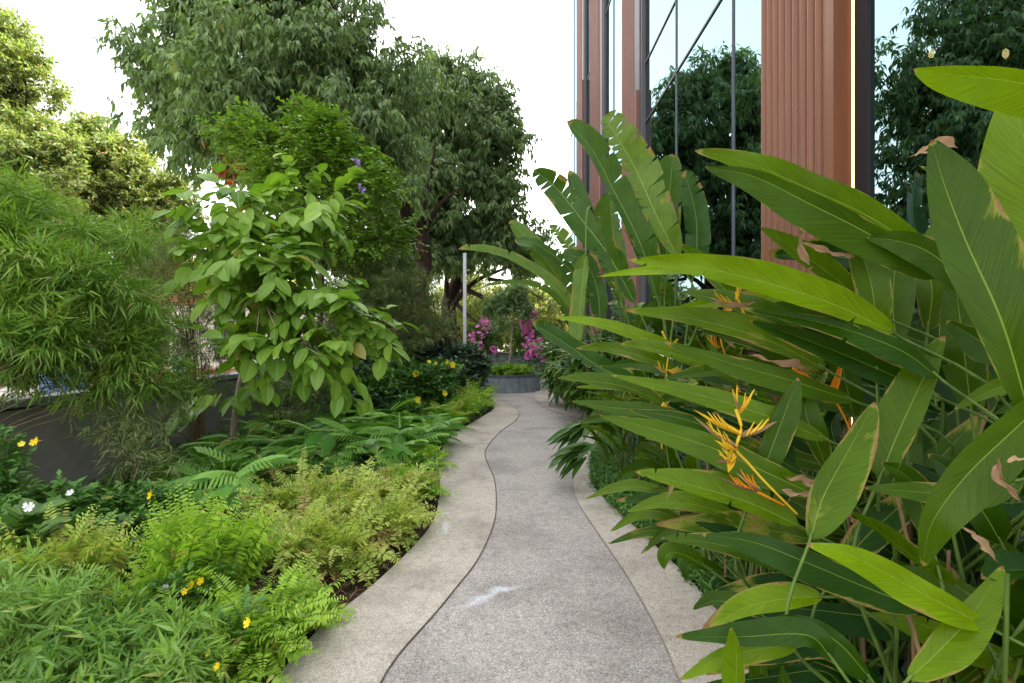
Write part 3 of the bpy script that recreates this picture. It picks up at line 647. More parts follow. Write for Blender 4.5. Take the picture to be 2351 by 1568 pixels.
# lower mixed greenery between the trunks
for i,(lb,lobes,base,nt_,mat_,sd_) in enumerate((
  ('olive green bushy tree behind the low limbs of the twisting tree',LB((1100,640,50,38),(1170,690,50,38),(1120,720,50,37.5),(1230,650,55,39),(1060,720,45,37),(1000,700,50,38),(1250,710,40,38)),(-1.9,38,-.14),3600,'L_sun',31),
  ('dull green understorey tree behind the reddish trunk',LB((900,600,80,20),(830,620,80,20),(940,690,50,20),(880,690,80,19),(985,750,40,20.5),(780,560,80,21)),(-4.0,21,-.1),4200,'L_tree',32))):
    tree('understorey_tree',lb,'tree',base,[np.array(base)+np.array([.1,0,1.5]),np.array(base)+np.array([-.1,0,2.6])],lobes,.09,M['bark'],M[mat_],TP['oval'],nt_,8,.25,(.10,.17),sd_,shell=.3,nsub=4,spread=.8,droop=.4,old=.01)

# sunlit trees on the far left beyond the street
tree('sunlit_tree','tall feathery yellow-green sunlit tree at the left edge of the photo','tree',(-19,19.5,-.1),[(-18.8,19.4,4),(-18.6,19.2,7)],
    LB((10,200,100,19),(-60,120,130,19.5),(70,310,70,19),(30,340,100,18.5),(-80,300,150,19),(120,370,70,18.5),(30,140,60,19),(20,450,120,18.5),(-10,60,60,19)),
    .30,M['bark'],M['L_sun'],TP['oval'],6500,9,.3,(.13,.22),21,shell=.45,spread=.8,droop=.35,old=.02)
tree('sunlit_tree','rounded yellow-green sunlit tree between the feathery tree and the largest tree','tree',(-18.2,25,-.1),[(-18,24.8,4),(-17.8,24.5,6.5)],
    LB((240,350,90,24),(300,400,80,24),(200,400,100,23.5),(340,480,70,24),(270,480,100,23.5),(220,300,50,24.5),(160,450,100,23),(400,500,65,24),(395,440,50,24.3),(280,560,100,23.5),(360,590,80,24)),
    .28,M['bark'],M['L_sun'],TP['oval'],7000,9,.32,(.15,.26),22,shell=.45,spread=.8,droop=.4,old=.06)
fartrees=[(-34,46,'leftmost pale tree of the far row'),(-26,44,'far pale tree seen through the gap left of the big crown'),(-19,47,'far pale tree hidden mostly by the largest crown'),(-12,45,'far olive tree behind the largest tree trunk'),(-6.5,47,'far yellowish tree left of the pale pole'),(-2.0,46,'far yellowish tree straight above the round planters'),(2.2,50,'far yellowish tree closest to the building')]
for i,(x,y,lb) in enumerate(fartrees):
    rs=np.random.RandomState(60+i); h=7.5+rs.rand()*2.5 if i<4 else 7.0
    lobes=[(np.array([x+rs.normal()*1.8,y+rs.normal()*1.3,h*(.25+.6*rs.rand())]),(1.9,1.9,1.6)) for _ in range(9)]
    tree('distant_tree',lb,'tree',(x,y,-.14),[(x,y,2),(x+.2,y,4)],lobes,.22,M['bark'],M['L_far'],TP['oval'],2600,8,.45,(.24,.42),70+i,group='far row of trees beyond the garden',shell=.35,nsub=3,spread=.9,droop=.3,old=.05)

# purple-flowered tree in front of the big crown
t=tree('flowering_tree','mid-green small-leaved tree with a few lilac flowers in front of the largest tree','tree',(-4.1,10.6,-.06),[(-4.0,10.6,1.6),(-3.9,10.5,2.6),(-3.9,10.5,3.4)],
    LB((600,330,85,10.3,.7),(720,320,95,10.5,.7),(800,350,70,10.6,.7),(540,310,55,10.2,.6),(690,400,110,10.3,.7),(850,430,80,10.5,.7),(800,490,90,10.4,.7),(900,520,55,10.6,.5),(930,560,35,10.6,.4),(780,570,80,10.4,.6),(620,430,70,10),(870,560,70,10.5,.6),(740,290,45,10.5,.6)),
    .07,M['bark'],M['L_purple'],TP['round'],2500,7,.30,(.07,.12),41,shell=.35,nsub=6,sub_r=.008,flat=True,spread=.9,droop=.1,upn=1.6,old=.01)
for nm,lst in (('blossom',[(817,368),(822,380),(814,388)]),('blossom',[(828,430),(835,436)])):
    f=MB(); rs=np.random.RandomState(len(lst))
    for (px,py) in lst:
        c=D(px,py,9.7); dr=rsph(rs,7); dr[:,1]-=.6; P=np.repeat(c[None],7,0)+rs.normal(size=(7,3))*.02
        f.inst(TP['petal'],P,frames(dr,rsph(rs,7)),np.full(7,.09),np.stack([rs.rand(7),np.zeros(7),np.zeros(7)],1))
    f.build(nm,M['purple'],t)

# broad-leaved young tree
tb=G(528,1052)
t=tree('broad_leaved_sapling','young pale-trunked tree with large rounded bright green leaves in front of the grey wall','tree',(tb[0],tb[1],-.05),
    [D(535,1000,7.0),D(543,930,6.9),D(556,860,6.8),D(575,780,6.7),D(600,690,6.6),D(640,590,6.7)],
    LB((560,500,95,6.6,.8),(680,500,95,6.7,.8),(500,500,62,6.2,.8),(500,590,80,6.1,.8),(600,620,85,6.0,.8),(570,690,75,5.8,.8),(680,700,85,5.9,.8),(650,790,75,5.6,.8),(770,690,70,6.0,.7),(840,730,60,6.1,.6),(915,755,38,6.0,.5),(740,850,70,5.5,.7),(560,790,60,5.7,.8),(690,455,50,6.8),(780,450,38,6.8),(800,800,60,6.0,.7)),
    .05,M['bark_pale'],M['L_round'],TP['broad'],195,7,.42,(.19,.30),51,shell=.25,nsub=3,sub_r=.008,flat=True,spread=.85,droop=.45,fwd=.45,upn=1.3,old=.012,hang=.25)
rs=np.random.RandomState(8); mb=MB()
P=np.array([D(545,905,6.6),D(520,900,6.5),D(480,930,6.0),D(560,880,6.5)]); sprays(mb,rs,P,np.array([[.3,-.8,-.1],[-.8,-.5,-.1],[-.6,-.6,-.2],[.6,-.7,-.2]]),TP['broad'],5,.35,(.2,.29),flat=True,spread=.8,droop=.5,upn=1.3); mb.build('low_leaves',M['L_round'],t)

# ------------------------------------------------------------------ bamboos
def bamboo(label,base,lobes,ntw,seed,mat='L_bamboo',ll=(.09,.17),nst=16,rst=.008,nl=6,tlen=.14,stem=None,**kw):
    kw.setdefault('droop',.25); kw.setdefault('old',.03)
    return shrub('bamboo_clump',label,'bamboo',base,lobes,M[mat],TP[kw.pop('tpl','narrow')],ntw,nl,tlen,ll,seed,stem=stem or M['cane'],nst=nst,rst=rst,dirmix=(.7,.1),spread=.55,fwd=.8,upn=.8,shell=.3,stempart='canes',wscale=.85,nclump=kw.pop('nclump',16),**kw)
bamboo('large bright bamboo clump leaning over the wall at the left edge',(-4.6,3.6,-.05),LB((60,560,110,4.9),(190,600,110,5.0),(60,700,120,4.5),(210,740,110,4.7),(300,810,60,5.0,.6),(130,800,70,4.5,.7),(20,470,70,5.0),(20,770,80,4.4,.8),(330,740,50,5.3),(-60,640,120,4.6),(210,895,50,4.8,.4),(340,890,40,5.0,.5),(420,900,30,5.4,.5),(250,850,70,4.9,.5),(380,850,50,5.4,.6),(80,870,60,4.6,.5)),5900,101,ll=(.09,.19),nst=26,tr=(.05,1))
bamboo('feathery thinner bamboo arching above the large bright clump',(-4.65,4.0,-.05),LB((40,460,75,5.6),(150,505,65,5.8),(260,560,80,6.0),(330,540,50,6.3),(-30,430,80,5.6),(100,540,80,5.6)),900,102,ll=(.08,.15),nst=34,tr=(.3,1),rst=.005)
bamboo('brown-stemmed bamboo clump between the large bright bamboo and the pale-trunked sapling',G(475,1045)+np.array([-.1,0,-.05]),LB((420,560,70,7.6),(400,640,80,7.5),(430,720,80,7.4),(400,800,60,7.3),(470,830,55,7.3),(350,620,70,7.8),(480,900,40,7.2),(340,760,50,7.4)),2300,103,'L_bamboo_dull',ll=(.08,.14),nst=30,old=.12,rst=.010)
bamboo('fine dark bamboo thicket right of the sapling under the big trees',(-3.1,11,-.05),LB((860,640,75,11),(780,650,70,11),(930,700,65,11),(860,740,70,10.8),(990,730,45,11.3),(800,730,60,10.5),(940,770,55,11),(720,620,50,11)),4300,104,'L_bamboo_dull',ll=(.10,.18),nst=22,old=.06)
bamboo('small wispy bamboo against the bare grey wall',G(300,1130)+np.array([0,0,-.05]),LB((300,950,50,4.9,.8),(250,985,45,4.8,.7),(340,1000,45,4.8,.7),(300,1060,45,4.6),(370,1070,30,4.6),(400,930,40,5.2,.6),(200,930,40,4.8,.6)),380,105,'L_bamboo_dull',ll=(.07,.13),nst=12,old=.1,rst=.004)
bamboo('greyish tufted bamboo at the wall foot just right of the sapling trunk',G(650,1020)+np.array([0,0,-.05]),LB((640,920,45,7.8),(700,930,45,7.8),(600,900,35,7.6),(730,880,40,8)),480,106,'L_bamboo_dull',ll=(.09,.16),nst=14,old=.05)
bamboo('brownish dry-tipped bamboo beside the dark shrub near the pole',(-2.2,13.3,-.05),LB((980,770,40,12.8),(940,790,40,12.6),(1010,780,30,13)),700,107,'L_bamboo_dull',ll=(.10,.17),nst=14,old=.45)
# pale foreground bamboo grass
bamboo('pale green foreground bamboo with fanned blades in the bottom left corner',(-1.9,2.1,-.05),LB((60,1440,110,2.35),(200,1470,110,2.3),(330,1500,90,2.25),(120,1560,120,2.1),(280,1580,110,2.05),(420,1540,60,2.1),(20,1350,70,2.6),(120,1370,50,2.6),(430,1480,50,2.3)),1000,108,'L_lightbamboo',ll=(.06,.11),nst=24,nl=7,tlen=.08,rst=.003,stem=M['stem_green'],tr=(0,1),tpl='narrow_wide')

# ------------------------------------------------------------------ ferns
def fern(label,base,n,L,seed,mat='L_fern_g',spreadel=(35,85),pl=.062,old=.02,tr=(0,1),group='sword ferns in the left bed',droop=1.0,rot=None):
    rs=np.random.RandomState(seed); base=np.array(base,float); t=thing('fern',label,'fern',base,group)
    K=36; az=rs.rand(n)*2*np.pi; el=np.radians(spreadel[0]+(spreadel[1]-spreadel[0])*rs.rand(n)); Ls=L*(.55+.5*rs.rand(n)); bend=(.6+.9*rs.rand(n))*droop*1.3
    pos=np.zeros((n,K,3)); tan=np.zeros((n,K,3)); p=base+np.stack([np.cos(az),np.sin(az),np.zeros(n)],1)*.08*rs.rand(n,1)
    sw=(rs.rand(n)-.5)*.8
    for k in range(K):
        s=k/(K-1); e=el-bend*s**1.4*1.3; a=az+sw*s
        tv=np.stack([np.cos(a)*np.cos(e),np.sin(a)*np.cos(e),np.sin(e)],1); tan[:,k]=tv; pos[:,k]=p; p=p+tv*(Ls/(K-1))[:,None]
    side=nrm(np.cross(tan,np.array([0,0,1.])+.35*rs.normal(size=(n,1,3)))); up=np.cross(side,tan)
    mb=MB()
    for i in range(n): mb.tube(pos[i][::4],np.linspace(.0035,.001,9),4,tint=(.4,.35*rs.rand(),0))
    mb.build('stems',M['stem_green'] if mat!='L_fern_y' else M['stem_brown'],t)
    mb=MB(); cl=rs.rand(n); dead=(rs.rand(n)<old)
    for k in range(3,K):
        s=k/(K-1); w=pl*(.35+.65*min(1,s*3.2))*min(1,(1.02-s)*3.0+.12)
        for sg in (-1,1):
            P=pos[:,k]+tan[:,k]*(Ls/(K-1)*.4*(sg>0))[:,None]
            dr=side[:,k]*sg+tan[:,k]*.22+up[:,k]*(.45*rs.normal(size=(n,1)))+np.array([0,0,-.15])
            S=w*(.85+.3*rs.rand(n)); wd=np.maximum(S*.9,.026)*(1.0+.3*rs.rand(n))
            T=np.zeros((n,3)); T[:,0]=np.clip(tr[0]+(tr[1]-tr[0])*(.5*cl+.3*s+.3*rs.rand(n)),0,1); T[:,1]=np.where(dead,.7+.3*rs.rand(n),(rs.rand(n)<old*.6)*.8)
            mb.inst(TP['pinna'],P,frames(dr,up[:,k]+rs.normal(size=(n,3))*.2),np.stack([wd,S,S],1),T)
    mb.build('fronds',M[mat],t); return t
FL=[# px,py(ground), fronds, length, material, label
 (700,1285,48,.62,'L_fern_y','yellowing fern at the left end of the pale clump beside the bare litter patch'),
 (800,1300,44,.58,'L_fern_y','yellowing fern at the lower front of the pale clump above the path edge'),
 (900,1235,48,.62,'L_fern_y','yellowing fern hanging over the path border at the bend'),
 (800,1200,50,.70,'L_fern_y','tallest yellowing fern in the middle of the pale clump'),
 (700,1190,44,.66,'L_fern_y','pale fern at the back left of the pale clump beside the lobed leaves'),
 (910,1160,46,.66,'L_fern_y','yellowing fern at the back right of the pale clump'),
 (975,1150,40,.50,'L_fern_g','greener fern at the right tip of the pale clump'),
 (450,1430,46,.70,'L_fern_g','bright upright fern in the middle of the bottom left bed'),
 (530,1420,40,.66,'L_fern_g','bright upright fern nearest the bare litter patch'),
 (380,1450,34,.60,'L_fern_g','bright fern behind the foreground bamboo'),
 (610,1510,44,.50,'L_fern_g','low bright fern spilling onto the bottom left path border'),
 (560,1570,40,.46,'L_fern_g','lowest fern at the bottom edge beside the path border'),
 (690,1450,20,.34,'L_fern_g','small thin fern at the corner of the path border and litter patch'),
 (120,1440,36,.62,'L_fern_y','pale upright fern near the left edge of the photo'),
 (190,1420,30,.56,'L_fern_y','pale upright fern right beside the leftmost fern'),
 (985,1080,26,.50,'L_fern_g','small deep green fern above the right tip of the pale clump'),
 (1070,968,40,.80,'L_fern_g','bushy fern bulging over the path border at the far bend'),
 (1035,990,38,.72,'L_fern_g','fern between the lobed plants and the far bend of the border'),
 (1095,945,40,.85,'L_fern_g','fern nearest the round planter on the left side'),
 (1010,960,30,.66,'L_fern_g','darker fern behind the far bend below the yellow flowers'),
 (1108,930,34,.80,'L_fern_g','last fern touching the left side of the round planter')]
for i,(px,py,n,L,mt,lb) in enumerate(FL):
    q=G(px,py); fern(lb,(q[0]-.08,q[1]+.05,-.05),int(n*1.6),L*1.12,200+i,mt,pl=.078 if 'upright' in lb else .055 if q[1]<6 else .07,old=.10 if mt=='L_fern_y' else .03,spreadel=(72,97) if 'upright' in lb else (35,90) if mt=='L_fern_y' else (50,97),droop=.38 if 'upright' in lb else .85)
rs=np.random.RandomState(9)
for i,(dx,dy,lb) in enumerate(((-.75,-.55,'front left fern in the low slate planter'),(-.1,-.8,'front middle fern in the low slate planter'),(.5,-.55,'front right fern in the low slate planter'),(.75,.1,'right hand fern in the low slate planter'),(-.3,.1,'fern around the foot of the small planter tree'),(.2,.6,'rear fern in the low slate planter'))):
    fern(lb,(-.33+dx*.85,17.0+dy*.85,.48),40,.62,240+i,'L_fern_g',pl=.10,group='ferns in the low slate planter',tr=(.0,.55),droop=.9)

# ------------------------------------------------------------------ lobed-leaf plants
def philo(label,base,n,L,seed,tr=(0,1),group='lobed-leaf plants in the left bed'):
    rs=np.random.RandomState(seed); base=np.array(base,float); t=thing('lobed_leaf_plant',label,'plant',base,group)
    st=MB(); lf=MB()
    for i in range(n):
        az=i*2.4+rs.rand()*.6; el=rad(40+45*rs.rand()); pl=L*(.6+.5*rs.rand()); b0=base+np.array([math.cos(az),math.sin(az),0])*.04
        e=b0+pl*np.array([math.cos(az)*math.cos(el),math.sin(az)*math.cos(el),math.sin(el)]); m=(b0+e)/2+np.array([0,0,.08])
        st.tube(spline([b0,m,e],6),.005,5)
        S=L*(.62+.4*rs.rand()); dr=np.array([[math.cos(az)*1.0,math.sin(az)*1.0,.75-.9*rs.rand()]]); up=np.array([[0,0,1.]])+rs.normal(size=(1,3))*.25-.25*dr
        lf.inst(TP['lobed'],e[None],frames(dr,up),np.array([[S*1.0,S,S]]),np.array([[tr[0]+(tr[1]-tr[0])*rs.rand(),(rs.rand()<.04)*.7,0]]))
    st.build('stalks',M['stem_green'],t); lf.build('leaves',M['L_philo'],t); return t
PL=[(520,1170,18,.42,'lobed plant nearest the camera, left of the pale ferns'),(590,1140,18,.42,'lobed plant pressed against the back of the pale ferns'),(470,1120,14,.36,'lobed plant below the sapling trunk'),
 (560,1060,14,.40,'lobed plant at the foot of the wall right of the sapling trunk'),(650,1060,16,.42,'dark lobed plant in front of the greyish bamboo'),(640,1010,14,.42,'hindmost lobed plant by the wall'),
 (760,1080,20,.48,'large lobed plant with spread leaves behind the pale ferns'),(850,1070,18,.46,'lobed plant in the middle of the far group'),(920,1050,20,.46,'bright upright lobed plant in the far group'),
 (985,1030,18,.42,'lobed plant overhanging the border in the far group'),(880,1010,18,.46,'lobed plant at the back of the far group'),(790,1010,16,.46,'shaded lobed plant under the sapling branches'),(950,1000,16,.46,'lobed plant below the yellow flower bush'),(720,1010,14,.42,'lobed plant right of the greyish bamboo')]
for i,(px,py,n,L,lb) in enumerate(PL):
    q=G(px,py); philo(lb,(q[0],q[1],-.05),n+16,L,300+i,(0,1))

# ------------------------------------------------------------------ flowering bushes on the left
Y=M['yellow']; W_=M['white']
def bush(label,base,lobes,ntw,seed,flowers=None,mat='L_bush',tpl='oval',ll=(.05,.09),nl=7,tlen=.12,group=None,**kw):
    return shrub('garden_bush',label,'bush',base,lobes,M[mat],TP[tpl],ntw,nl,tlen,ll,seed,stem=kw.pop('stem',M['stem_green']),nst=14,rst=.006,flowers=flowers,group=group,flat=kw.pop('flat',True),spread=kw.pop('spread',.9),fwd=.5,droop=kw.pop('droop',.15),upn=kw.pop('upn',1.2),dirmix=kw.pop('dirmix',(.6,.6)),shell=kw.pop('shell',.3),**kw)
bush('leafy bush with two yellow trumpet flowers in front of the grey wall',G(300,1330)+np.array([0,0,-.05]),LB((330,1175,60,4.0,.6),(230,1190,70,3.9,.6),(390,1175,40,4.0,.6),(400,1250,50,3.6,.7),(310,1250,70,3.6,.7),(220,1280,60,3.5)),620,401,[(Y,'flower',[(347,1137,3.6,.034),(393,1217,3.35,.036),(455,1165,4.1,.02)]),(W_,'white_blossom',[(162,1132,3.5,.026)])])
bush('leafy bush with a large white flower near the left edge',G(120,1330)+np.array([0,0,-.05]),LB((130,1180,60,3.7,.8),(60,1230,60,3.4,.8),(150,1270,70,3.3,.8),(20,1280,60,3.2)),520,402,[(W_,'flower',[(70,1165,2.95,.030),(60,1160,2.95,.02),(378,1350,2.7,.02)])],ll=(.06,.11))
bush('tall bush with a yellow trumpet flower cut by the left edge',(-3.5,3.5,-.05),LB((5,1085,40,3.6),(5,1035,28,3.6),(-50,1100,80,3.6),(10,1140,35,3.5)),260,403,[(Y,'flower',[(88,1012,3.5,.032),(78,1016,3.5,.026),(50,1020,3.5,.022)])],ll=(.05,.08))
bush('bush with big ribbed round leaves under the white flower at the left edge',G(40,1420)+np.array([0,0,-.05]),LB((40,1225,40,3.1,.6),(90,1240,35,3.0,.6),(20,1300,40,2.9,.7)),22,404,None,'L_ginger','broad',(.12,.19),6)
bush('low bush with scattered small yellow flowers among the bottom left ferns',G(440,1500)+np.array([0,0,-.05]),LB((440,1360,50,2.75,.7),(400,1400,50,2.7),(560,1440,30,2.5)),140,405,[(Y,'flower',[(405,1335,2.68,.022),(440,1345,2.65,.026),(462,1335,2.66,.022),(425,1358,2.6,.018),(570,1430,2.3,.024),(330,1402,2.45,.02),(500,1530,2.1,.016),(480,1500,2.15,.016),(230,1400,2.5,.014)])],ll=(.03,.06))
bush('yellow-flowered bush at the far bend below the dark shrub',G(960,985)+np.array([0,0,-.05]),LB((960,880,50,9.6,.8),(900,890,50,9.4,.8),(1010,860,45,10.2,.7),(860,900,50,9,.8),(1000,910,40,9.8,.7),(920,940,45,9,.6)),1500,406,[(Y,'flower',[(985,832,9.9,.05),(1038,838,10,.075),(1028,832,10,.05),(955,858,9.3,.065),(1020,903,9.4,.06),(960,918,8.8,.06),(1000,836,9.9,.04),(880,890,8.9,.03)])],ll=(.06,.11))
bush('deep green bush filling the dark corner left of the yellow-flowered bush',(-2.9,9.4,-.05),LB((840,850,60,9.6),(790,900,60,9),(870,930,40,8.8),(780,830,60,9.8),(700,870,60,9.2)),1400,407,None,'L_dark',ll=(.07,.12))
bush('blue-green dark shrub at the foot of the pale pole',(-1.3,13.2,-.05),LB((1000,820,40,12.8,.8),(1060,825,45,13.2,.8),(1090,840,35,13.6,.8),(950,830,40,12.4,.8),(1040,860,40,12.4,.7),(1090,870,25,13.2,.7)),2100,408,None,'L_dark','oval',(.09,.15))
bush('dark hedge plant at the wall foot behind the fine bamboo',(-4.2,13.5,-.05),LB((820,800,60,13),(880,830,60,13),(760,790,60,13),(930,790,50,14)),1500,409,None,'L_dark','oval',(.09,.15))
# heliconia-like blade plants beside the planter on the right
for i,(lb,base,lobes,n,ll) in enumerate((
  ('dense dark-leaved ginger bush right of the round planter',(1.55,13.2,-.05),LB((1292,830,34,13,.9),(1315,865,38,12.6,.9),(1285,868,22,13,.9),(1340,850,46,12,.9),(1345,895,26,11.6,.8),(1275,808,22,14)),380,(.20,.36)),
  ('leafy ginger bush behind the pointed dark leaf on the right',(2.1,10.6,-.05),LB((1350,870,50,10.4),(1390,900,50,10),(1370,820,50,10.6),(1385,905,30,10.2)),220,(.22,.38)))):
    shrub('ginger_bush',lb,'bush',base,lobes,M['L_ginger'],TP['ging'],n,8,.35,ll,420+i,stem=M['stem_green'],nst=22,rst=.008,flat=True,spread=.8,fwd=.6,droop=.35,upn=1.2,dirmix=(.5,.35),shell=.2,old=.02)
# bougainvillea
def boug(label,base,lobes,ntw,npk,seed,pl):
    t=bush(label,base,lobes,ntw,seed,None,'L_bush','oval',(.07,.12))
    rs=np.random.RandomState(seed)
    for l in pl:
        P,d,k=lobepts(rs,[l],max(4,npk//len(pl)),.1); P=P-np.array([0,.35,0]); mb=MB(); sprays(mb,rs,P,nrm(d),TP['oval'],6,.05,(.08,.13),spread=.9,droop=.1,wscale=1.7,old=0); mb.build('bract_cluster',M['pink'],t)
boug('magenta bougainvillea right of the small planter tree',(.8,19.5,-.1),LB((1210,760,35,18.5),(1225,790,30,18.2),(1240,820,30,18),(1200,800,40,18.6),(1260,770,30,18.5)),900,190,430,LB((1205,742,13,18),(1213,765,14,18),(1218,785,13,18),(1234,792,12,17.8),(1228,806,9,17.8),(1203,722,10,18.2),(1222,728,9,18.2),(1210,815,7,18),(1249,820,5,18)))
boug('sparser magenta bougainvillea between the pale pole and the planter tree',(-.9,20.5,-.1),LB((1100,770,35,20),(1120,790,40,20),(1090,810,30,19.6),(1140,770,40,20.5)),1100,60,431,LB((1105,760,12,19.2),(1085,775,8,19.2),(1112,735,10,19.4),(1104,790,6,19.2),(1130,745,9,19.4),(1135,800,5,19.4)))
tree('planter_tree','small thin-stemmed tree with a dark rounded crown in the low slate planter','tree',(-.15,17.2,.48),[D(1173,800,17.1),D(1175,760,17.1),D(1180,720,17.1)],
    LB((1165,690,35,17,.9),(1195,690,30,17.2,.8),(1140,700,28,17,.8),(1180,665,25,17.2,.8),(1150,740,22,16.8,.9),(1205,715,22,17),(1125,720,18,16.9)),.035,M['bark_pale'],M['L_tree'],TP['kite'],700,9,.16,(.10,.17),440,shell=.25,nsub=3,sub_r=.006,spread=.6,droop=.5)

# ------------------------------------------------------------------ big blade leaves (heliconia, banana-like)
def wprof_h(u): return np.clip(np.sin(np.pi*np.clip(u,0,1)**.80),0,1)**.60*(1-.30*u**4)
def wprof_s(u): return np.clip(1-np.abs(2*u-1)**3.2,0,1)**.6
def leafmesh(mb,C,W,nh,prof,rs,fold=.18,curl=.0,torn=0.,tint=(.5,0,.3),wave=.03,edge=5,asym=0.):
    """C: centreline points (n,3); W: half width; nh: unit normal hint(s); halves are cut into strips where torn"""
    n=len(C); T=nrm(np.gradient(C,axis=0)); nh=np.broadcast_to(nh,(n,3)); S=nrm(np.cross(T,nh)); Nn=np.cross(S,T)
    u=np.linspace(0,1,n); L=np.linalg.norm(np.diff(C,axis=0),axis=1).sum()
    for sg in (-1,1):
        w=W*prof(u)*(1+.10*np.sin(u*9+rs.rand()*6)*wave*10)*(1+asym*sg); ph=rs.rand()*6; cuts=[0]
        if torn>0:
            i=2
            while i<n-2:
                i+=1+rs.geometric(min(.95,torn))
                if i<n-2: cuts.append(i)
        cuts.append(n-1)
        for a,b in zip(cuts[:-1],cuts[1:]):
            idx=np.arange(a,b+1); m=len(idx); V=np.zeros((m,edge+1,3)); UV=np.zeros((m,edge+1,2))
            br=(rs.rand()-.5)*(.5 if torn else .0); sh=(rs.rand()-.3)*.12 if torn else 0
            for q in range(edge+1):
                v=q/edge; ww=w[idx]*(1-(sh if q==edge else 0)); z=fold*ww*v - curl*ww*v*v + wave*W*np.sin(u[idx]*22+ph+v)*v*v*1.2 + br*ww*v*v
                pinch=np.zeros(m)
                if torn>0 and m>1: pinch=(np.linspace(-1,1,m))*(-.22)*v*v*L/n*2.0
                V[:,q]=C[idx]+S[idx]*(sg*ww*v*np.cos(fold*.6))[:,None]+Nn[idx]*z[:,None]+T[idx]*(pinch+ww*v*.22)[:,None]
                UV[:,q]=np.stack([u[idx],np.full(m,.5+sg*.5*v)],1)
            e=edge+1; Fc=[(i*e+q,i*e+q+1,(i+1)*e+q+1,(i+1)*e+q) for i in range(m-1) for q in range(edge)]
            mb.raw(V.reshape(-1,3),Fc,UV.reshape(-1,2),tint)
def midrib(mb,C,r): mb.tube(C,np.linspace(r,r*.25,len(C)),5)

def hero(parent,pts,wpx,face=.8,mat='L_heli',tint=(.5,0,.3),fold=.2,curl=0.,torn=0.,seed=0,n=40,prof=wprof_h,petiole=None,name='leaf',roll=0.,pr=.006,wave=.03):
    rs=np.random.RandomState(seed); P=[D(*q) for q in pts]; C=spline(P,n)
    if mat=='L_heli' and rs.rand()<.35 and pts[0][2]>1.6: torn=.04
    Ym=np.mean([q[2] for q in pts]); W=wpx/2/F*Ym*(.84 if mat=='L_heli' else .82)
    tocam=nrm(np.array([0,0,CAMZ])-C); nh=nrm(tocam*face+np.array([0,0,1.])*(1-face)+np.array([roll,0,0]))
    mb=MB(); leafmesh(mb,C,W,nh,prof,rs,fold*(.8+.9*rs.rand()),curl,torn,tint,wave*(1+rs.rand()),5,(rs.rand()-.5)*.9); o=mb.build(name,M[mat],parent,True)
    if petiole is not None:
        st=MB(); t0=nrm(C[0]-C[2]); g=np.array(petiole,float); d=np.linalg.norm(C[0]-g)
        q=spline([C[1],C[0],C[0]+t0*d*.22+np.array([0,0,-.05*d]),(C[0]+g)/2*np.array([1,1,1])+np.array([0,0,-.05*d])*0+t0*.10*d,g],20)
        st.tube(q,np.linspace(pr*.55,pr*1.5,20),6); st.build('stalk',M['stem_green'],parent,True)
    return o

HG='tall orange and yellow heliconias in the right bed'
def inbed(x,y,m=.12): return np.maximum(x,np.interp(y,YS,RO)+m)
def hplant(label,base): return thing('heliconia',label,'plant',(base[0],base[1],-.05),HG)
seed=[500]
def run(parent,base,leaves,echo=1):
    for L in leaves:
        seed[0]+=1; rs=np.random.RandomState(seed[0]); pts,w=L[0],L[1]; kw=dict(L[2]) if len(L)>2 else {}
        tv=kw.pop('t',.5); dmg=kw.pop('d',.2); old=kw.pop('o',0.)
        hero(parent,pts,w,tint=(tv,old,dmg),seed=seed[0],petiole=(base[0]+rs.normal()*.08,base[1]+rs.normal()*.08,-.05),**kw)
        for rep in range(echo):          # leaves of the same shoot farther back, tint darkened in place of shade
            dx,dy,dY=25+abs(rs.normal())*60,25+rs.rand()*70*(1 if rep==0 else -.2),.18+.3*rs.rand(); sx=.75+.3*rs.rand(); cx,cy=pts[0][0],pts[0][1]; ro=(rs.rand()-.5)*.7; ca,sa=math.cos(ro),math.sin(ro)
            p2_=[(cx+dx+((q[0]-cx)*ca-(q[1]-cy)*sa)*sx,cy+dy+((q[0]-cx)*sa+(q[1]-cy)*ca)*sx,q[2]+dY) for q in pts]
            hero(parent,p2_,w*.85,tint=(max(0,tv-.15-.45*rs.rand()),0.,rs.rand()**1.5*1.2),seed=seed[0]+5000+rep*777,petiole=(base[0]+.15+rs.normal()*.08,base[1]+.25+rs.normal()*.08,-.05),face=.7+.2*rs.rand())

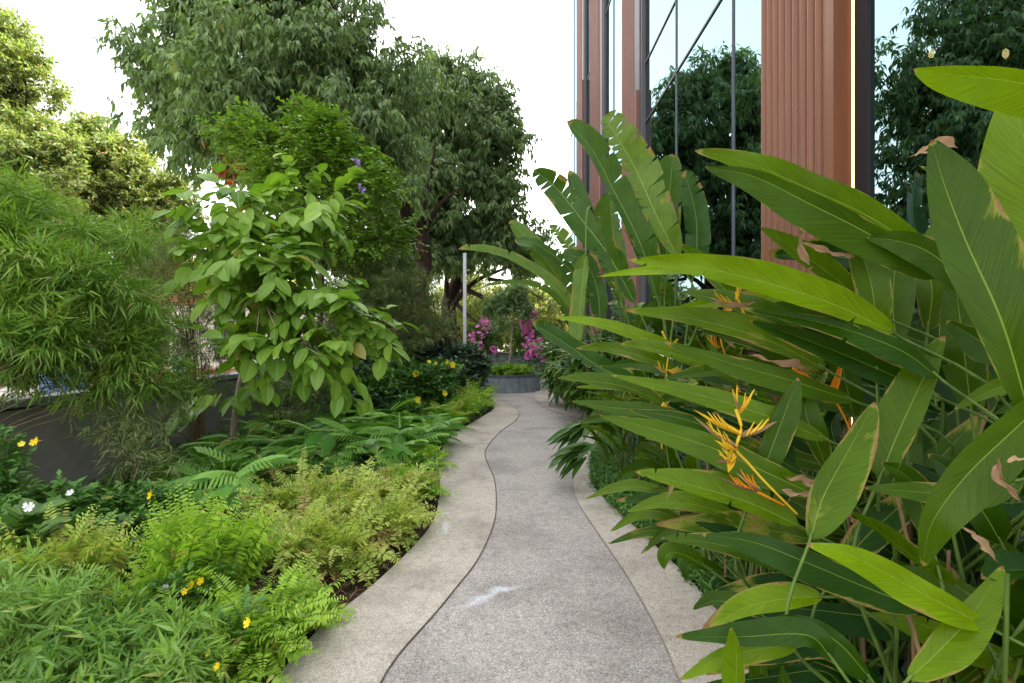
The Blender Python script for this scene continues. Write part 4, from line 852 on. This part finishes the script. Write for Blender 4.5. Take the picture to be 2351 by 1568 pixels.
B1=(1.75,1.75); p1=hplant('foremost heliconia with a flat bright leaf crossing the top right corner',B1)
run(p1,B1,echo=0,leaves=[([(2620,300,1.25),(2480,225,1.2),(2330,188,1.15),(2200,172,1.1),(2095,158,1.08)],110,dict(t=.95,face=.97,d=.0,fold=.1)),
 ([(2470,900,1.5),(2410,620,1.5),(2370,400,1.52),(2320,190,1.55)],190,dict(t=.75,face=.95,d=.1)),
 ([(2365,960,1.30),(2300,740,1.32),(2220,560,1.38),(2170,430,1.42),(2138,322,1.46)],165,dict(t=.32,face=.9,d=.75,fold=.12)),
 ([(2460,860,1.2),(2340,975,1.3),(2220,1090,1.38),(2140,1200,1.42),(2118,1300,1.45)],120,dict(t=.42,face=.85,d=.1))])
B2=(1.72,2.35); p2=hplant('heliconia with two long level leaves pointing at the ribbed pillar',B2)
run(p2,B2,[([(2150,600,1.9),(2000,500,1.95),(1850,430,2.0),(1720,375,2.05),(1595,345,2.1)],115,dict(t=.62,face=.62,fold=.45,d=.15)),
 ([(2160,640,1.8),(2010,545,1.85),(1860,468,1.9),(1730,405,1.95),(1618,382,2.0)],95,dict(t=.28,face=.95,d=.0)),
 ([(2060,770,1.85),(1930,705,1.9),(1780,655,1.95),(1600,612,2.05),(1435,597,2.15)],100,dict(t=.85,face=.7,d=.35)),
 ([(2010,720,2.0),(1850,655,2.05),(1680,620,2.12),(1520,618,2.2),(1365,636,2.3)],62,dict(t=1.0,face=.6,d=.2)),
 ([(2260,700,1.7),(2150,590,1.75),(2070,555,1.8),(1990,545,1.85)],80,dict(t=.25,face=.9)),
 ([(2010,780,1.95),(2005,680,1.95),(1980,590,2.0),(1928,520,2.02)],85,dict(t=.5,face=.9,fold=.4)),
 ([(1990,700,2.1),(1900,625,2.1),(1820,570,2.15),(1742,520,2.2)],58,dict(t=.6,face=.8,d=.3)),
 ([(2060,800,2.0),(2050,700,2.05),(2060,600,2.1),(2100,540,2.1)],110,dict(t=.4,face=.95)),
 ([(2160,870,1.75),(2060,800,1.8),(1900,745,1.9),(1690,703,2.0)],75,dict(t=.12,face=.7,d=.3,fold=.5)),
 ([(2130,900,1.9),(2000,840,1.95),(1850,780,2.0),(1720,735,2.05)],85,dict(t=.12,face=.75,fold=.4))])
B3=(1.55,3.1); p3=hplant('heliconia behind the long level leaves, arching towards the path',B3)
run(p3,B3,echo=2,leaves=[([(1900,850,2.1),(1760,780,2.2),(1600,735,2.3),(1430,712,2.4)],72,dict(t=.62,face=.7,d=.5)),
 ([(1620,840,2.9),(1500,785,2.9),(1380,745,2.95),(1270,728,3.0)],42,dict(t=.9,face=.6,d=.2)),
 ([(1960,920,2.1),(1820,875,2.15),(1680,835,2.25),(1520,783,2.35)],66,dict(t=.42,face=.8,d=.2)),
 ([(1700,880,2.7),(1600,830,2.75),(1500,800,2.8),(1420,790,2.85)],52,dict(t=.65,face=.7,d=.5)),
 ([(1560,850,3.2),(1480,820,3.2),(1400,800,3.3),(1320,800,3.3)],42,dict(t=.6,face=.7)),
 ([(1900,1010,2.0),(1760,955,2.05),(1600,905,2.15),(1400,860,2.3)],66,dict(t=.62,face=.7,d=.45)),
 ([(1530,930,3.0),(1440,890,3.05),(1360,875,3.1),(1280,868,3.2)],44,dict(t=.45,face=.7)),
 ([(1600,980,2.7),(1500,945,2.8),(1400,935,2.9),(1310,920,3.0)],46,dict(t=.3,face=.75)),
 ([(1850,760,2.3),(1760,720,2.3),(1660,690,2.4),(1560,670,2.5)],60,dict(t=.45,face=.8)),
 ([(1700,700,2.9),(1650,650,2.9),(1600,600,3.0),(1560,560,3.0)],50,dict(t=.4,face=.8))])
B4=(1.42,2.3); p4=hplant('heliconia with the large yellow and brown flower cluster leaning over the border',B4)
run(p4,B4,echo=2,leaves=[([(1880,1140,1.9),(1760,1085,1.95),(1640,1030,2.0),(1500,985,2.1),(1375,953,2.2)],84,dict(t=.50,face=.8,d=.5)),
 ([(1840,1210,1.9),(1720,1155,1.95),(1590,1115,2.0),(1455,1083,2.1)],84,dict(t=.68,face=.8,d=.3)),
 ([(1745,1100,2.0),(1775,1020,2.0),(1805,940,2.0),(1833,866,2.0)],72,dict(t=.25,face=.9)),
 ([(1850,1090,2.1),(1700,1010,2.15),(1560,960,2.2),(1440,940,2.3)],56,dict(t=.15,face=.7)),
 ([(1900,1350,1.8),(1780,1290,1.85),(1650,1250,1.92),(1515,1235,2.0)],66,dict(t=.30,face=.75)),
 ([(1700,1190,2.3),(1600,1160,2.3),(1520,1155,2.35),(1440,1175,2.4)],50,dict(t=.7,face=.7,d=.9)),
 ([(1560,1150,2.6),(1480,1120,2.65),(1420,1120,2.7),(1345,1145,2.75)],36,dict(t=.6,face=.6)),
 ([(1600,1230,2.5),(1530,1180,2.55),(1470,1175,2.6),(1400,1220,2.6)],44,dict(t=.55,face=.7)),
 ([(1620,1300,2.2),(1560,1270,2.2),(1530,1275,2.2),(1525,1308,2.2)],44,dict(t=.4,face=.8)),
 ([(1760,1420,1.9),(1700,1390,1.95),(1640,1380,2.0),(1590,1400,2.0)],50,dict(t=.25,face=.7)),
 ([(1900,1080,2.1),(1870,1000,2.1),(1850,930,2.15),(1900,850,2.2)],60,dict(t=.35,face=.8))])
B5=(1.45,1.75); p5=hplant('heliconia with a brown-spotted yellow leaf at the lower right',B5)
run(p5,B5,echo=2,leaves=[([(2270,1440,1.42),(2150,1380,1.45),(2040,1320,1.5),(1950,1275,1.53),(1850,1247,1.58)],96,dict(t=1.0,face=.75,d=1.3,fold=.35)),
 ([(2120,1400,1.6),(1980,1345,1.65),(1860,1295,1.7),(1730,1245,1.78),(1610,1227,1.85)],94,dict(t=.10,face=.75,d=.1)),
 ([(1860,1240,1.65),(1890,1140,1.68),(1950,1030,1.7),(2007,922,1.72)],108,dict(t=.5,face=.9,d=.35)),
 ([(2200,1350,1.62),(2110,1290,1.65),(2020,1220,1.68),(1938,1172,1.7)],54,dict(t=.55,face=.7,d=1.0,fold=.6)),
 ([(1890,1370,1.7),(1800,1375,1.72),(1710,1395,1.75),(1612,1445,1.78)],74,dict(t=.88,face=.75,d=.8)),
 ([(1910,1512,1.5),(1850,1458,1.52),(1700,1462,1.58),(1550,1462,1.62)],74,dict(t=.12,face=.7)),
 ([(2085,1560,1.4),(2170,1480,1.42),(2240,1400,1.44),(2302,1298,1.45)],96,dict(t=.75,face=.85,d=.8)),
 ([(2020,1100,1.75),(2060,1000,1.78),(2110,890,1.8),(2170,770,1.82)],108,dict(t=.45,face=.85,d=.4)),
 ([(1690,1640,1.55),(1690,1570,1.55),(1690,1500,1.55),(1680,1440,1.55)],60,dict(t=.7,face=.8)),
 ([(1830,1480,1.6),(1740,1490,1.6),(1650,1510,1.62),(1560,1560,1.62)],60,dict(t=.8,face=.7,d=.6)),
 ([(2140,1250,1.65),(2120,1170,1.68),(2090,1100,1.7),(2020,1060,1.7)],80,dict(t=.22,face=.9)),
 ([(2000,1560,1.5),(1930,1480,1.52),(1850,1430,1.55),(1760,1420,1.6)],80,dict(t=.15,face=.85)),
 ([(2350,1100,1.5),(2250,1140,1.55),(2120,1130,1.6),(1980,1120,1.65)],70,dict(t=.35,face=.8,d=.4))])
B6=(2.3,2.7); p6=hplant('shaded heliconia between the foremost heliconia and the dark window frame',B6)
run(p6,B6,[([(2230,950,1.9),(2215,820,1.9),(2200,700,1.95),(2190,620,1.98)],100,dict(t=.3,face=.95)),
 ([(2380,800,1.75),(2290,800,1.8),(2230,770,1.82),(2175,735,1.85)],80,dict(t=.2,face=.85)),
 ([(2130,760,2.1),(2140,670,2.1),(2130,590,2.15),(2150,500,2.2)],90,dict(t=.45,face=.9)),
 ([(2250,560,2.0),(2200,480,2.0),(2180,420,2.05),(2110,380,2.1)],40,dict(t=.5,face=.8,d=1.6)),
 ([(2420,700,1.9),(2380,560,1.95),(2370,450,2.0),(2360,340,2.0)],100,dict(t=.9,face=.9)),
 ([(2480,900,1.6),(2380,880,1.65),(2290,890,1.7),(2190,940,1.75)],60,dict(t=.55,face=.7)),
 ([(1960,960,2.3),(1940,870,2.3),(1920,790,2.35),(1890,720,2.4)],70,dict(t=.3,face=.9)),
 ([(2300,1250,1.75),(2260,1180,1.75),(2200,1100,1.8),(2130,1040,1.85)],90,dict(t=.15,face=.9))])

# procedural heliconias filling the bed
def bigleafplant(parent,base,n,h,ll,rs,mat='L_heli',lean=(-.3,-.2),wr=.13,torn=0.,prof=wprof_h,tr=(.05,.8),nn=18,part='leaf',elr=(25,80)):
    base=np.array(base,float)
    for i in range(n):
        az=rs.rand()*2*np.pi; hh=h*(.45+.6*rs.rand()); L=ll[0]+(ll[1]-ll[0])*rs.rand()
        out=np.array([math.cos(az)+lean[0],math.sin(az)+lean[1],0.]); out/=max(.3,np.linalg.norm(out))
        b0=base+np.array([rs.normal()*.1,rs.normal()*.1,0]); b0[0]=inbed(b0[0],b0[1],.1); top=b0+np.array([0,0,hh])+out*(.12*hh)
        el=rad(elr[0]+(elr[1]-elr[0])*rs.rand()); pts=[top]; p=top.copy(); e=el
        for k in range(8):
            s=k/8; e=el-s*(.7+.6*rs.rand()); p=p+(out*math.cos(e)+np.array([0,0,math.sin(e)]))*L/8; pts.append(p.copy())
        C=spline(pts,nn); T0=nrm(C[1]-C[0]); up=nrm(np.array([0,0,1.])-out*.5+rs.normal(size=3)*.35)
        mb=MB(); leafmesh(mb,C,L*wr*(.8+.4*rs.rand()),up,prof,rs,.2+.2*rs.rand(),0,torn,(tr[0]+(tr[1]-tr[0])*rs.rand(),0,rs.rand()**2),.04,3)
        q=spline([b0,(b0*.5+top*.5)+out*.02,top],9); dry=rs.rand()<.12
        mb.build(part,M[mat],parent,True); st=MB(); st.tube(q,np.linspace(.011,.005,9),6); st.build('stalk',M['stem_brown'] if dry else M['stem_green'],parent,True)
fill=[(1.75,3.9,1.1,'narrow young heliconia closest to the path bend'),(2.3,3.7,1.5,'heliconia filling the bed below the long level leaves'),(3.1,3.4,1.6,'heliconia near the ribbed pillar, front one'),
 (1.9,4.8,1.25,'heliconia leaning on the path side of the middle bed'),(2.8,4.9,1.6,'heliconia in the middle of the bed before the ribbed pillar'),(3.7,4.6,1.5,'heliconia against the glass before the ribbed pillar'),
 (1.7,6.0,1.2,'heliconia overhanging the narrow part of the border'),(2.5,6.2,1.5,'heliconia behind the narrow part of the border'),(3.5,6.3,1.5,'heliconia at the foot of the ribbed pillar'),
 (2.0,7.4,1.2,'heliconia below the hanging banana-like leaf'),(3.0,7.7,1.4,'heliconia before the tall banana-like clump'),(3.9,2.6,1.6,'heliconia in the shade under the right window'),(2.6,1.9,.9,'low shaded heliconia at the bottom right'),
 (2.0,8.8,1.1,'small heliconia at the far right bend'),(3.6,8.8,1.4,'heliconia left of the ribbed pillar foot'),(2.1,2.9,.8,'short heliconia in the dark heart of the clump'),(1.75,2.75,.6,'short young heliconia beside the ground cover'),
 (1.22,5.3,.55,'low heliconia spilling over the narrowest part of the border'),(1.35,6.3,.7,'low heliconia just past the narrow border'),(1.55,7.1,.75,'heliconia spilling over the border beyond the fan of leaves'),(1.85,8.2,.8,'low heliconia hiding the border before the far bend'),(2.7,9.3,.8,'low heliconia at the far bend nearest the path'),(2.9,10.4,.9,'last low heliconia before the ginger bushes'),(1.45,4.5,.5,'low heliconia beside the narrowing border'),
 (1.75,1.6,.55,'dark low heliconia in the bottom right corner'),(2.15,1.55,.75,'dark heliconia behind the brown-spotted yellow leaf'),(1.9,2.2,.7,'shaded heliconia behind the yellow and brown flower cluster'),(2.6,2.3,1.0,'shaded heliconia under the foremost vertical leaf'),(2.2,3.2,1.0,'shaded heliconia behind the orange bracts'),(1.75,3.0,.7,'dark short heliconia between the long leaves and the canes')]
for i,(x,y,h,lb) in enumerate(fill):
    rs=np.random.RandomState(700+i); t=hplant(lb,(x,y)); bigleafplant(t,(x,y,-.05),11 if y<5 else 9,h,(.45,.75),rs,lean=(.25 if y<5 else -.3,-.2),tr=(0,.35) if ('dark' in lb or 'shaded' in lb) else (.05,.8))  # lower tint range paints the shade deep inside the clump
# extra bare stems (cane thicket) for the near clump
for (pp,bx,by,n,sd_) in ((p4,1.55,2.6,34,1),(p5,1.65,1.95,34,2),(p3,1.5,3.3,40,3),(p6,2.3,2.6,30,4),(p1,2.0,2.0,30,5)):
    rs=np.random.RandomState(800+sd_); mb=MB(); mc=MB()
    for k in range(n):
        y=by+rs.normal()*.35; x=inbed(bx+rs.normal()*.22,y); hh=.5+rs.rand()*.6; e=np.array([x+rs.normal()*.12+.02,y+rs.normal()*.15,hh])
        (mb if rs.rand()<.7 else mc).tube(spline([(x,y,-.05),((x+e[0])/2+.02,(y+e[1])/2,hh*.5),e],6),np.linspace(.010,.006,6),6)
    mb.build('canes',M['stem_green'],pp,True); mc.build('dry_canes',M['stem_brown'],pp,True)

# flowers of the heliconias
def hflower(parent,stem_pts,bracts,mat,huskm,seed,tuft=True):
    """bracts: (px,py,Y, tipx,tipy, wpx)"""
    rs=np.random.RandomState(seed); mb=MB(); S=spline([D(*q) for q in stem_pts],20); mb.tube(S,np.linspace(.004,.006,20),6); parent=mb.build('flower_stalk',M[mat],parent,True)
    for (px,py,Yb,tx,ty,w) in bracts:
        a=D(px,py,Yb); e=D(tx,ty,Yb-.04); C=spline([a,(a+e)/2+np.array([0,0,-.012]),e],10)
        m1=MB(); leafmesh(m1,C,w/2/F*Yb,nrm(np.array([0,-.5,1.])),lambda u:np.clip(1-u,0,1)**.8*(.55+.6*np.clip(u*4,0,1)),rs,.9,0,0,(rs.rand(),0,0),.02,3)
        o=m1.build('bract',M[huskm if rs.rand()<.5 else mat],parent,True)
        if tuft:
            f=MB()
            for k in range(5):
                s=a+(e-a)*(.12+.1*k); d=nrm((e-a)*.6+np.array([rs.normal()*.02,-.01,.05+.03*rs.rand()])); f.tube([s,s+d*.025,s+d*(.045+.02*rs.rand())],[.0035,.0032,.0012],5)
            f.build('floret',M[mat],parent,True)
hflower(p4,[(1830,1180,1.85),(1760,1110,1.83),(1715,1060,1.82),(1690,1030,1.8),(1702,985,1.8),(1690,940,1.8)],
    [(1690,1030,1.8,1590,955,26),(1700,1000,1.8,1592,940,26),(1705,1005,1.8,1785,967,30),(1700,950,1.8,1728,903,22),(1690,1035,1.8,1640,1010,26),(1680,1040,1.8,1672,1085,24),(1695,1050,1.8,1640,1060,22),(1695,940,1.8,1684,900,14)],'helyellow','dryhusk',1)
hflower(p3,[(1960,1010,2.3),(1935,950,2.3),(1905,905,2.3),(1870,880,2.3),(1820,845,2.3)],[(1910,905,2.3,1935,808,22),(1905,905,2.3,1830,842,20),(1900,900,2.3,1720,825,22)],'orange','orange',2,False)
hflower(p3,[(1700,900,2.9),(1660,800,2.9),(1650,740,2.9),(1640,700,2.9)],[(1655,745,2.9,1622,680,16),(1650,735,2.9,1690,700,16),(1655,770,2.9,1690,800,16),(1650,800,2.9,1620,770,12)],'orange','dryhusk',3)
hflower(p2,[(1720,745,2.3),(1700,700,2.3),(1690,670,2.3)],[(1690,700,2.3,1622,680,18),(1692,690,2.3,1700,655,14)],'helyellow','dryhusk',4)
t=bpy.data.objects['heliconia.006']
hflower(p3,[(1520,1030,2.9),(1515,980,2.9),(1510,950,2.9),(1525,925,2.9)],[(1510,955,2.9,1482,935,12),(1512,950,2.9,1540,932,12),(1512,965,2.9,1500,940,10)],'helyellow','orange',5)
hflower(p3,[(1540,900,3.0),(1530,860,3.0),(1535,800,3.0),(1520,760,3.0)],[(1530,860,3.0,1500,835,12),(1532,850,3.0,1570,870,14),(1535,810,3.0,1505,790,12),(1535,800,3.0,1560,790,12)],'helyellow','dryhusk',6)
hflower(p4,[(1800,1160,1.9),(1740,1130,1.88)],[(1740,1130,1.88,1650,1095,20),(1745,1125,1.88,1690,1085,18)],'orange','dryhusk',7)
hflower(p1,[(2300,560,1.7),(2260,500,1.7)],[(2262,500,1.7,2238,420,26),(2262,505,1.7,2290,450,20)],'orange','orange',8,False)
# dry curled leaves hanging in the clump
dl=[(p2,[(1960,590,1.9),(1900,580,1.9),(1840,555,1.92)],18),(p2,[(1860,610,2.0),(1840,570,2.0),(1842,530,2.0)],22),(p6,[(2200,340,1.6),(2150,330,1.6),(2100,360,1.6)],22),(p5,[(2340,1150,1.3),(2300,1100,1.3),(2290,1050,1.3)],26),(p5,[(2400,1060,1.25),(2350,1055,1.25),(2310,1060,1.25)],16),
    (p4,[(1790,1125,1.85),(1850,1135,1.85),(1900,1130,1.87)],22),(p3,[(1860,850,2.1),(1790,835,2.1),(1720,815,2.15)],18),(p4,[(1560,1010,2.2),(1650,1060,2.1),(1760,1120,2.0)],10),(p4,[(1560,1080,2.1),(1545,1110,2.1),(1530,1150,2.1)],14),(p6,[(2150,400,1.9),(2140,350,1.9),(2085,360,1.9)],12),
    (p4,[(1900,1135,1.8),(1860,1110,1.8),(1800,1095,1.82)],26),(p5,[(2210,1210,1.5),(2250,1240,1.5),(2290,1290,1.5)],24),(p3,[(1740,690,2.2),(1690,705,2.2),(1630,690,2.2)],14),(p5,[(1960,1200,1.66),(1945,1180,1.66),(1925,1165,1.66)],16)]
for i,(pp,pts,wp) in enumerate(dl): hero(pp,pts,wp,face=.7,mat='dryhusk',tint=(.3+.6*((i*37)%10)/10,0,0),fold=.7,seed=900+i,n=14,name='dry_leaf',wave=.4)

# ------------------------------------------------------------------ banana-like clumps
SB=(2.3,7.3); sp=thing('giant_bird_of_paradise','tall banana-like clump with torn leaves against the far glass, biggest one','plant',(SB[0],SB[1],-.05),'banana-like clumps in the right bed')
def srun(parent,base,leaves):
    for (pts,w,kw) in leaves:
        seed[0]+=1; kw=dict(kw); rs=np.random.RandomState(seed[0]); tv=kw.pop('t',.5); d=kw.pop('d',.1)
        hero(parent,pts,w,mat='L_strel',tint=(tv,kw.pop('o',0.),d),seed=seed[0],prof=wprof_s,n=46,petiole=(base[0]+rs.normal()*.15,base[1]+rs.normal()*.15,-.05),pr=.014,**kw)
srun(sp,SB,[([(1460,700,6.6),(1400,590,6.6),(1340,510,6.7),(1280,435,6.8),(1225,388,6.8)],82,dict(t=.35,torn=0.23,face=.85)),
 ([(1510,690,6.9),(1470,560,6.9),(1410,440,7.0),(1360,345,7.0),(1300,277,7.1)],66,dict(t=.35,torn=0.16,face=.85,fold=.3)),
 ([(1560,600,6.8),(1500,480,6.8),(1460,390,6.9),(1420,320,6.9),(1385,265,7.0)],92,dict(t=.9,torn=0.39,face=.85,d=.45)),
 ([(1528,640,7.2),(1532,540,7.2),(1538,440,7.3),(1545,352,7.3)],92,dict(t=.55,torn=0.08,face=.95)),
 ([(1432,690,7.8),(1420,600,7.8),(1405,520,7.9),(1400,440,7.9)],78,dict(t=.75,torn=0.07,face=.95)),
 ([(1520,520,7.4),(1500,450,7.4),(1480,390,7.4),(1470,340,7.5)],56,dict(t=.75,torn=0.23,face=.9)),
 ([(1500,640,7.6),(1480,580,7.6),(1460,530,7.6),(1440,500,7.7)],66,dict(t=.3,torn=0.13,face=.9)),
 ([(1345,580,5.9),(1338,640,5.85),(1330,720,5.8),(1326,800,5.75)],44,dict(t=.85,torn=0.02,face=.95,wave=.06)),
 ([(1460,870,5.0),(1390,850,5.1),(1300,790,5.2),(1220,738,5.3)],52,dict(t=.12,torn=0.04,face=.9)),
 ([(1590,640,7.8),(1600,560,7.8),(1595,480,7.9),(1570,390,8.0)],70,dict(t=.15,torn=0.13,face=.9))])
SB2=(1.9,8.6); sp2=thing('giant_bird_of_paradise','banana-like clump arching left over the path towards the pale pole','plant',(SB2[0],SB2[1],-.05),'banana-like clumps in the right bed')
srun(sp2,SB2,[([(1350,760,7.2),(1270,660,7.2),(1200,610,7.2),(1130,580,7.2),(1050,572,7.2)],34,dict(t=.8,torn=0.08,face=.55,fold=.5)),
 ([(1345,790,7.6),(1290,700,7.6),(1240,660,7.6),(1180,650,7.6),(1105,658,7.6)],26,dict(t=.7,torn=0.13,face=.5,fold=.5)),
 ([(1340,740,7.8),(1290,650,7.8),(1230,570,7.8),(1170,505,7.9)],52,dict(t=.75,torn=0.20,face=.85)),
 ([(1350,700,8.2),(1320,610,8.2),(1300,560,8.2),(1262,515,8.3)],40,dict(t=.9,torn=0.33,face=.8)),
 ([(1400,640,8.0),(1360,540,8.0),(1330,470,8.0),(1305,390,8.1)],50,dict(t=.3,torn=0.13,face=.8)),
 ([(1360,690,7.6),(1300,610,7.6),(1230,560,7.6),(1180,550,7.7)],36,dict(t=.35,torn=0.20,face=.7)),
 ([(1330,780,8.0),(1300,700,8.0),(1270,640,8.0),(1200,600,8.2)],40,dict(t=.25,torn=0.20,face=.8)),
 ([(1380,760,7.5),(1370,660,7.5),(1340,600,7.5),(1290,580,7.6)],54,dict(t=.3,torn=0.20,face=.8))])
for i,(x,y,h,lb) in enumerate(((3.2,8.3,2.0,'banana-like clump close to the glass behind the tallest leaves'),(3.6,10.8,2.2,'banana-like clump farther along the glass'),(2.5,10.4,1.9,'shorter banana-like clump behind the hanging pale leaf'),(3.2,13.4,2.0,'farthest banana-like clump beside the building'))):
    rs=np.random.RandomState(950+i); t=thing('giant_bird_of_paradise',lb,'plant',(x,y,-.05),'banana-like clumps in the right bed')
    bigleafplant(t,(x,y,-.05),11,h,(.8,1.2),rs,'L_strel',(-.2,-.2),.15,.25,wprof_s,(.1,.8),26,elr=(50,85))
# fan-leaved ginger shoots leaning over the narrow border
for i,(px,py,Yb,lb) in enumerate(((1345,1010,6.3,'dark fan of narrow leaves leaning over the border at the bend'),(1350,1060,5.6,'lower fan of narrow leaves beside the narrow border'))):
    rs=np.random.RandomState(970+i); e=D(px,py-30,Yb); base=np.array([e[0]+.25,e[1]+.1,-.05]); t=thing('ginger_shoot',lb,'plant',base,'leaning ginger shoots')
    mb=MB(); mb.tube(spline([base,base+np.array([-.05,-.02,.3]),e],8),.006,5); mb.build('stem',M['stem_green'],t)
    mb=MB(); P=np.array([e,e+np.array([0,0,-.08]),e+np.array([.1,0,.05])]); sprays(mb,rs,P,np.array([[-1,-.3,-.05]]*3),TP['ging'],7,.18,(.3,.42),flat=True,spread=.5,fwd=.9,droop=.15,upn=1.4,tr=(0,.3)); mb.build('leaves',M['L_ginger'],t)

# ------------------------------------------------------------------ ground cover, undergrowth, litter
def scatter_y(rs,n,y0,y1,side,w0,w1):
    y=y0+(y1-y0)*rs.rand(n)**1.3; e=np.interp(y,YS,RO if side>0 else LO); x=e+side*(w0+(w1-w0)*rs.rand(n)); return x,y
def cover(name,lab,side,n,y0,y1,w0,w1,mat,tpl,ll,nl,seed,hz=(.0,.12),tr=(0,1)):
    rs=np.random.RandomState(seed); x,y=scatter_y(rs,n,y0,y1,side,w0,w1); keep=(x>-4.7)&(x<4.4); x=x[keep]; y=y[keep]; m=len(x)
    P=np.stack([x,y,-.04+hz[0]+(hz[1]-hz[0])*rs.rand(m)],1); Dn=nrm(np.stack([rs.normal(size=m)*.5-side*.3,rs.normal(size=m)*.5-.2,np.ones(m)*.9],1))
    mb=MB(); sprays(mb,rs,P,Dn,TP[tpl],nl,.08,ll,spread=.9,droop=.05,upn=1.5,tr=tr,old=.01); o=mb.build(name,M[mat]); o['kind']='stuff'; o['label']=lab; o['category']='ground cover'; return o
cover('ground_cover','low dark green creeping leaves along the right hand border',1,7500,1.2,12,.0,.55,'L_bush','oval',(.025,.05),6,1001,(0,.10))
cover('ground_cover','low shaded leaves under the heliconias',1,5000,1.2,15,.4,2.8,'L_dark','oval',(.04,.08),7,1002,(0,.18))
cover('undergrowth','low mixed leaves covering the far left bed soil',-1,6500,5.2,16.5,.05,3.6,'L_bush','oval',(.04,.08),7,1003,(0,.20),(0,.6))
cover('undergrowth','sparse low leaves in the near left bed',-1,900,1.6,5.2,.35,3.2,'L_bush','oval',(.03,.06),6,1004,(0,.10),(0,.8))
rs=np.random.RandomState(77); n=3200
y=1.6+4*rs.rand(n); e=np.interp(y,YS,LO); x=e-(.02+.9*rs.rand(n)**.8); P=np.stack([x,y,-.03+.03*rs.rand(n)],1)
dr=rs.normal(size=(n,3)); dr[:,2]*=.15; mb=MB(); S=.05+.08*rs.rand(n)
mb.inst(TP['narrow'],P,frames(dr,np.array([0,0,1.])+rs.normal(size=(n,3))*.2),np.stack([S*.5,S,S],1),np.stack([rs.rand(n),np.zeros(n),np.zeros(n)],1))
o=mb.build('leaf_litter',M['litter']); o['kind']='stuff'; o['label']='brown dry needles and leaves on the bare soil patch'; o['category']='leaf litter'
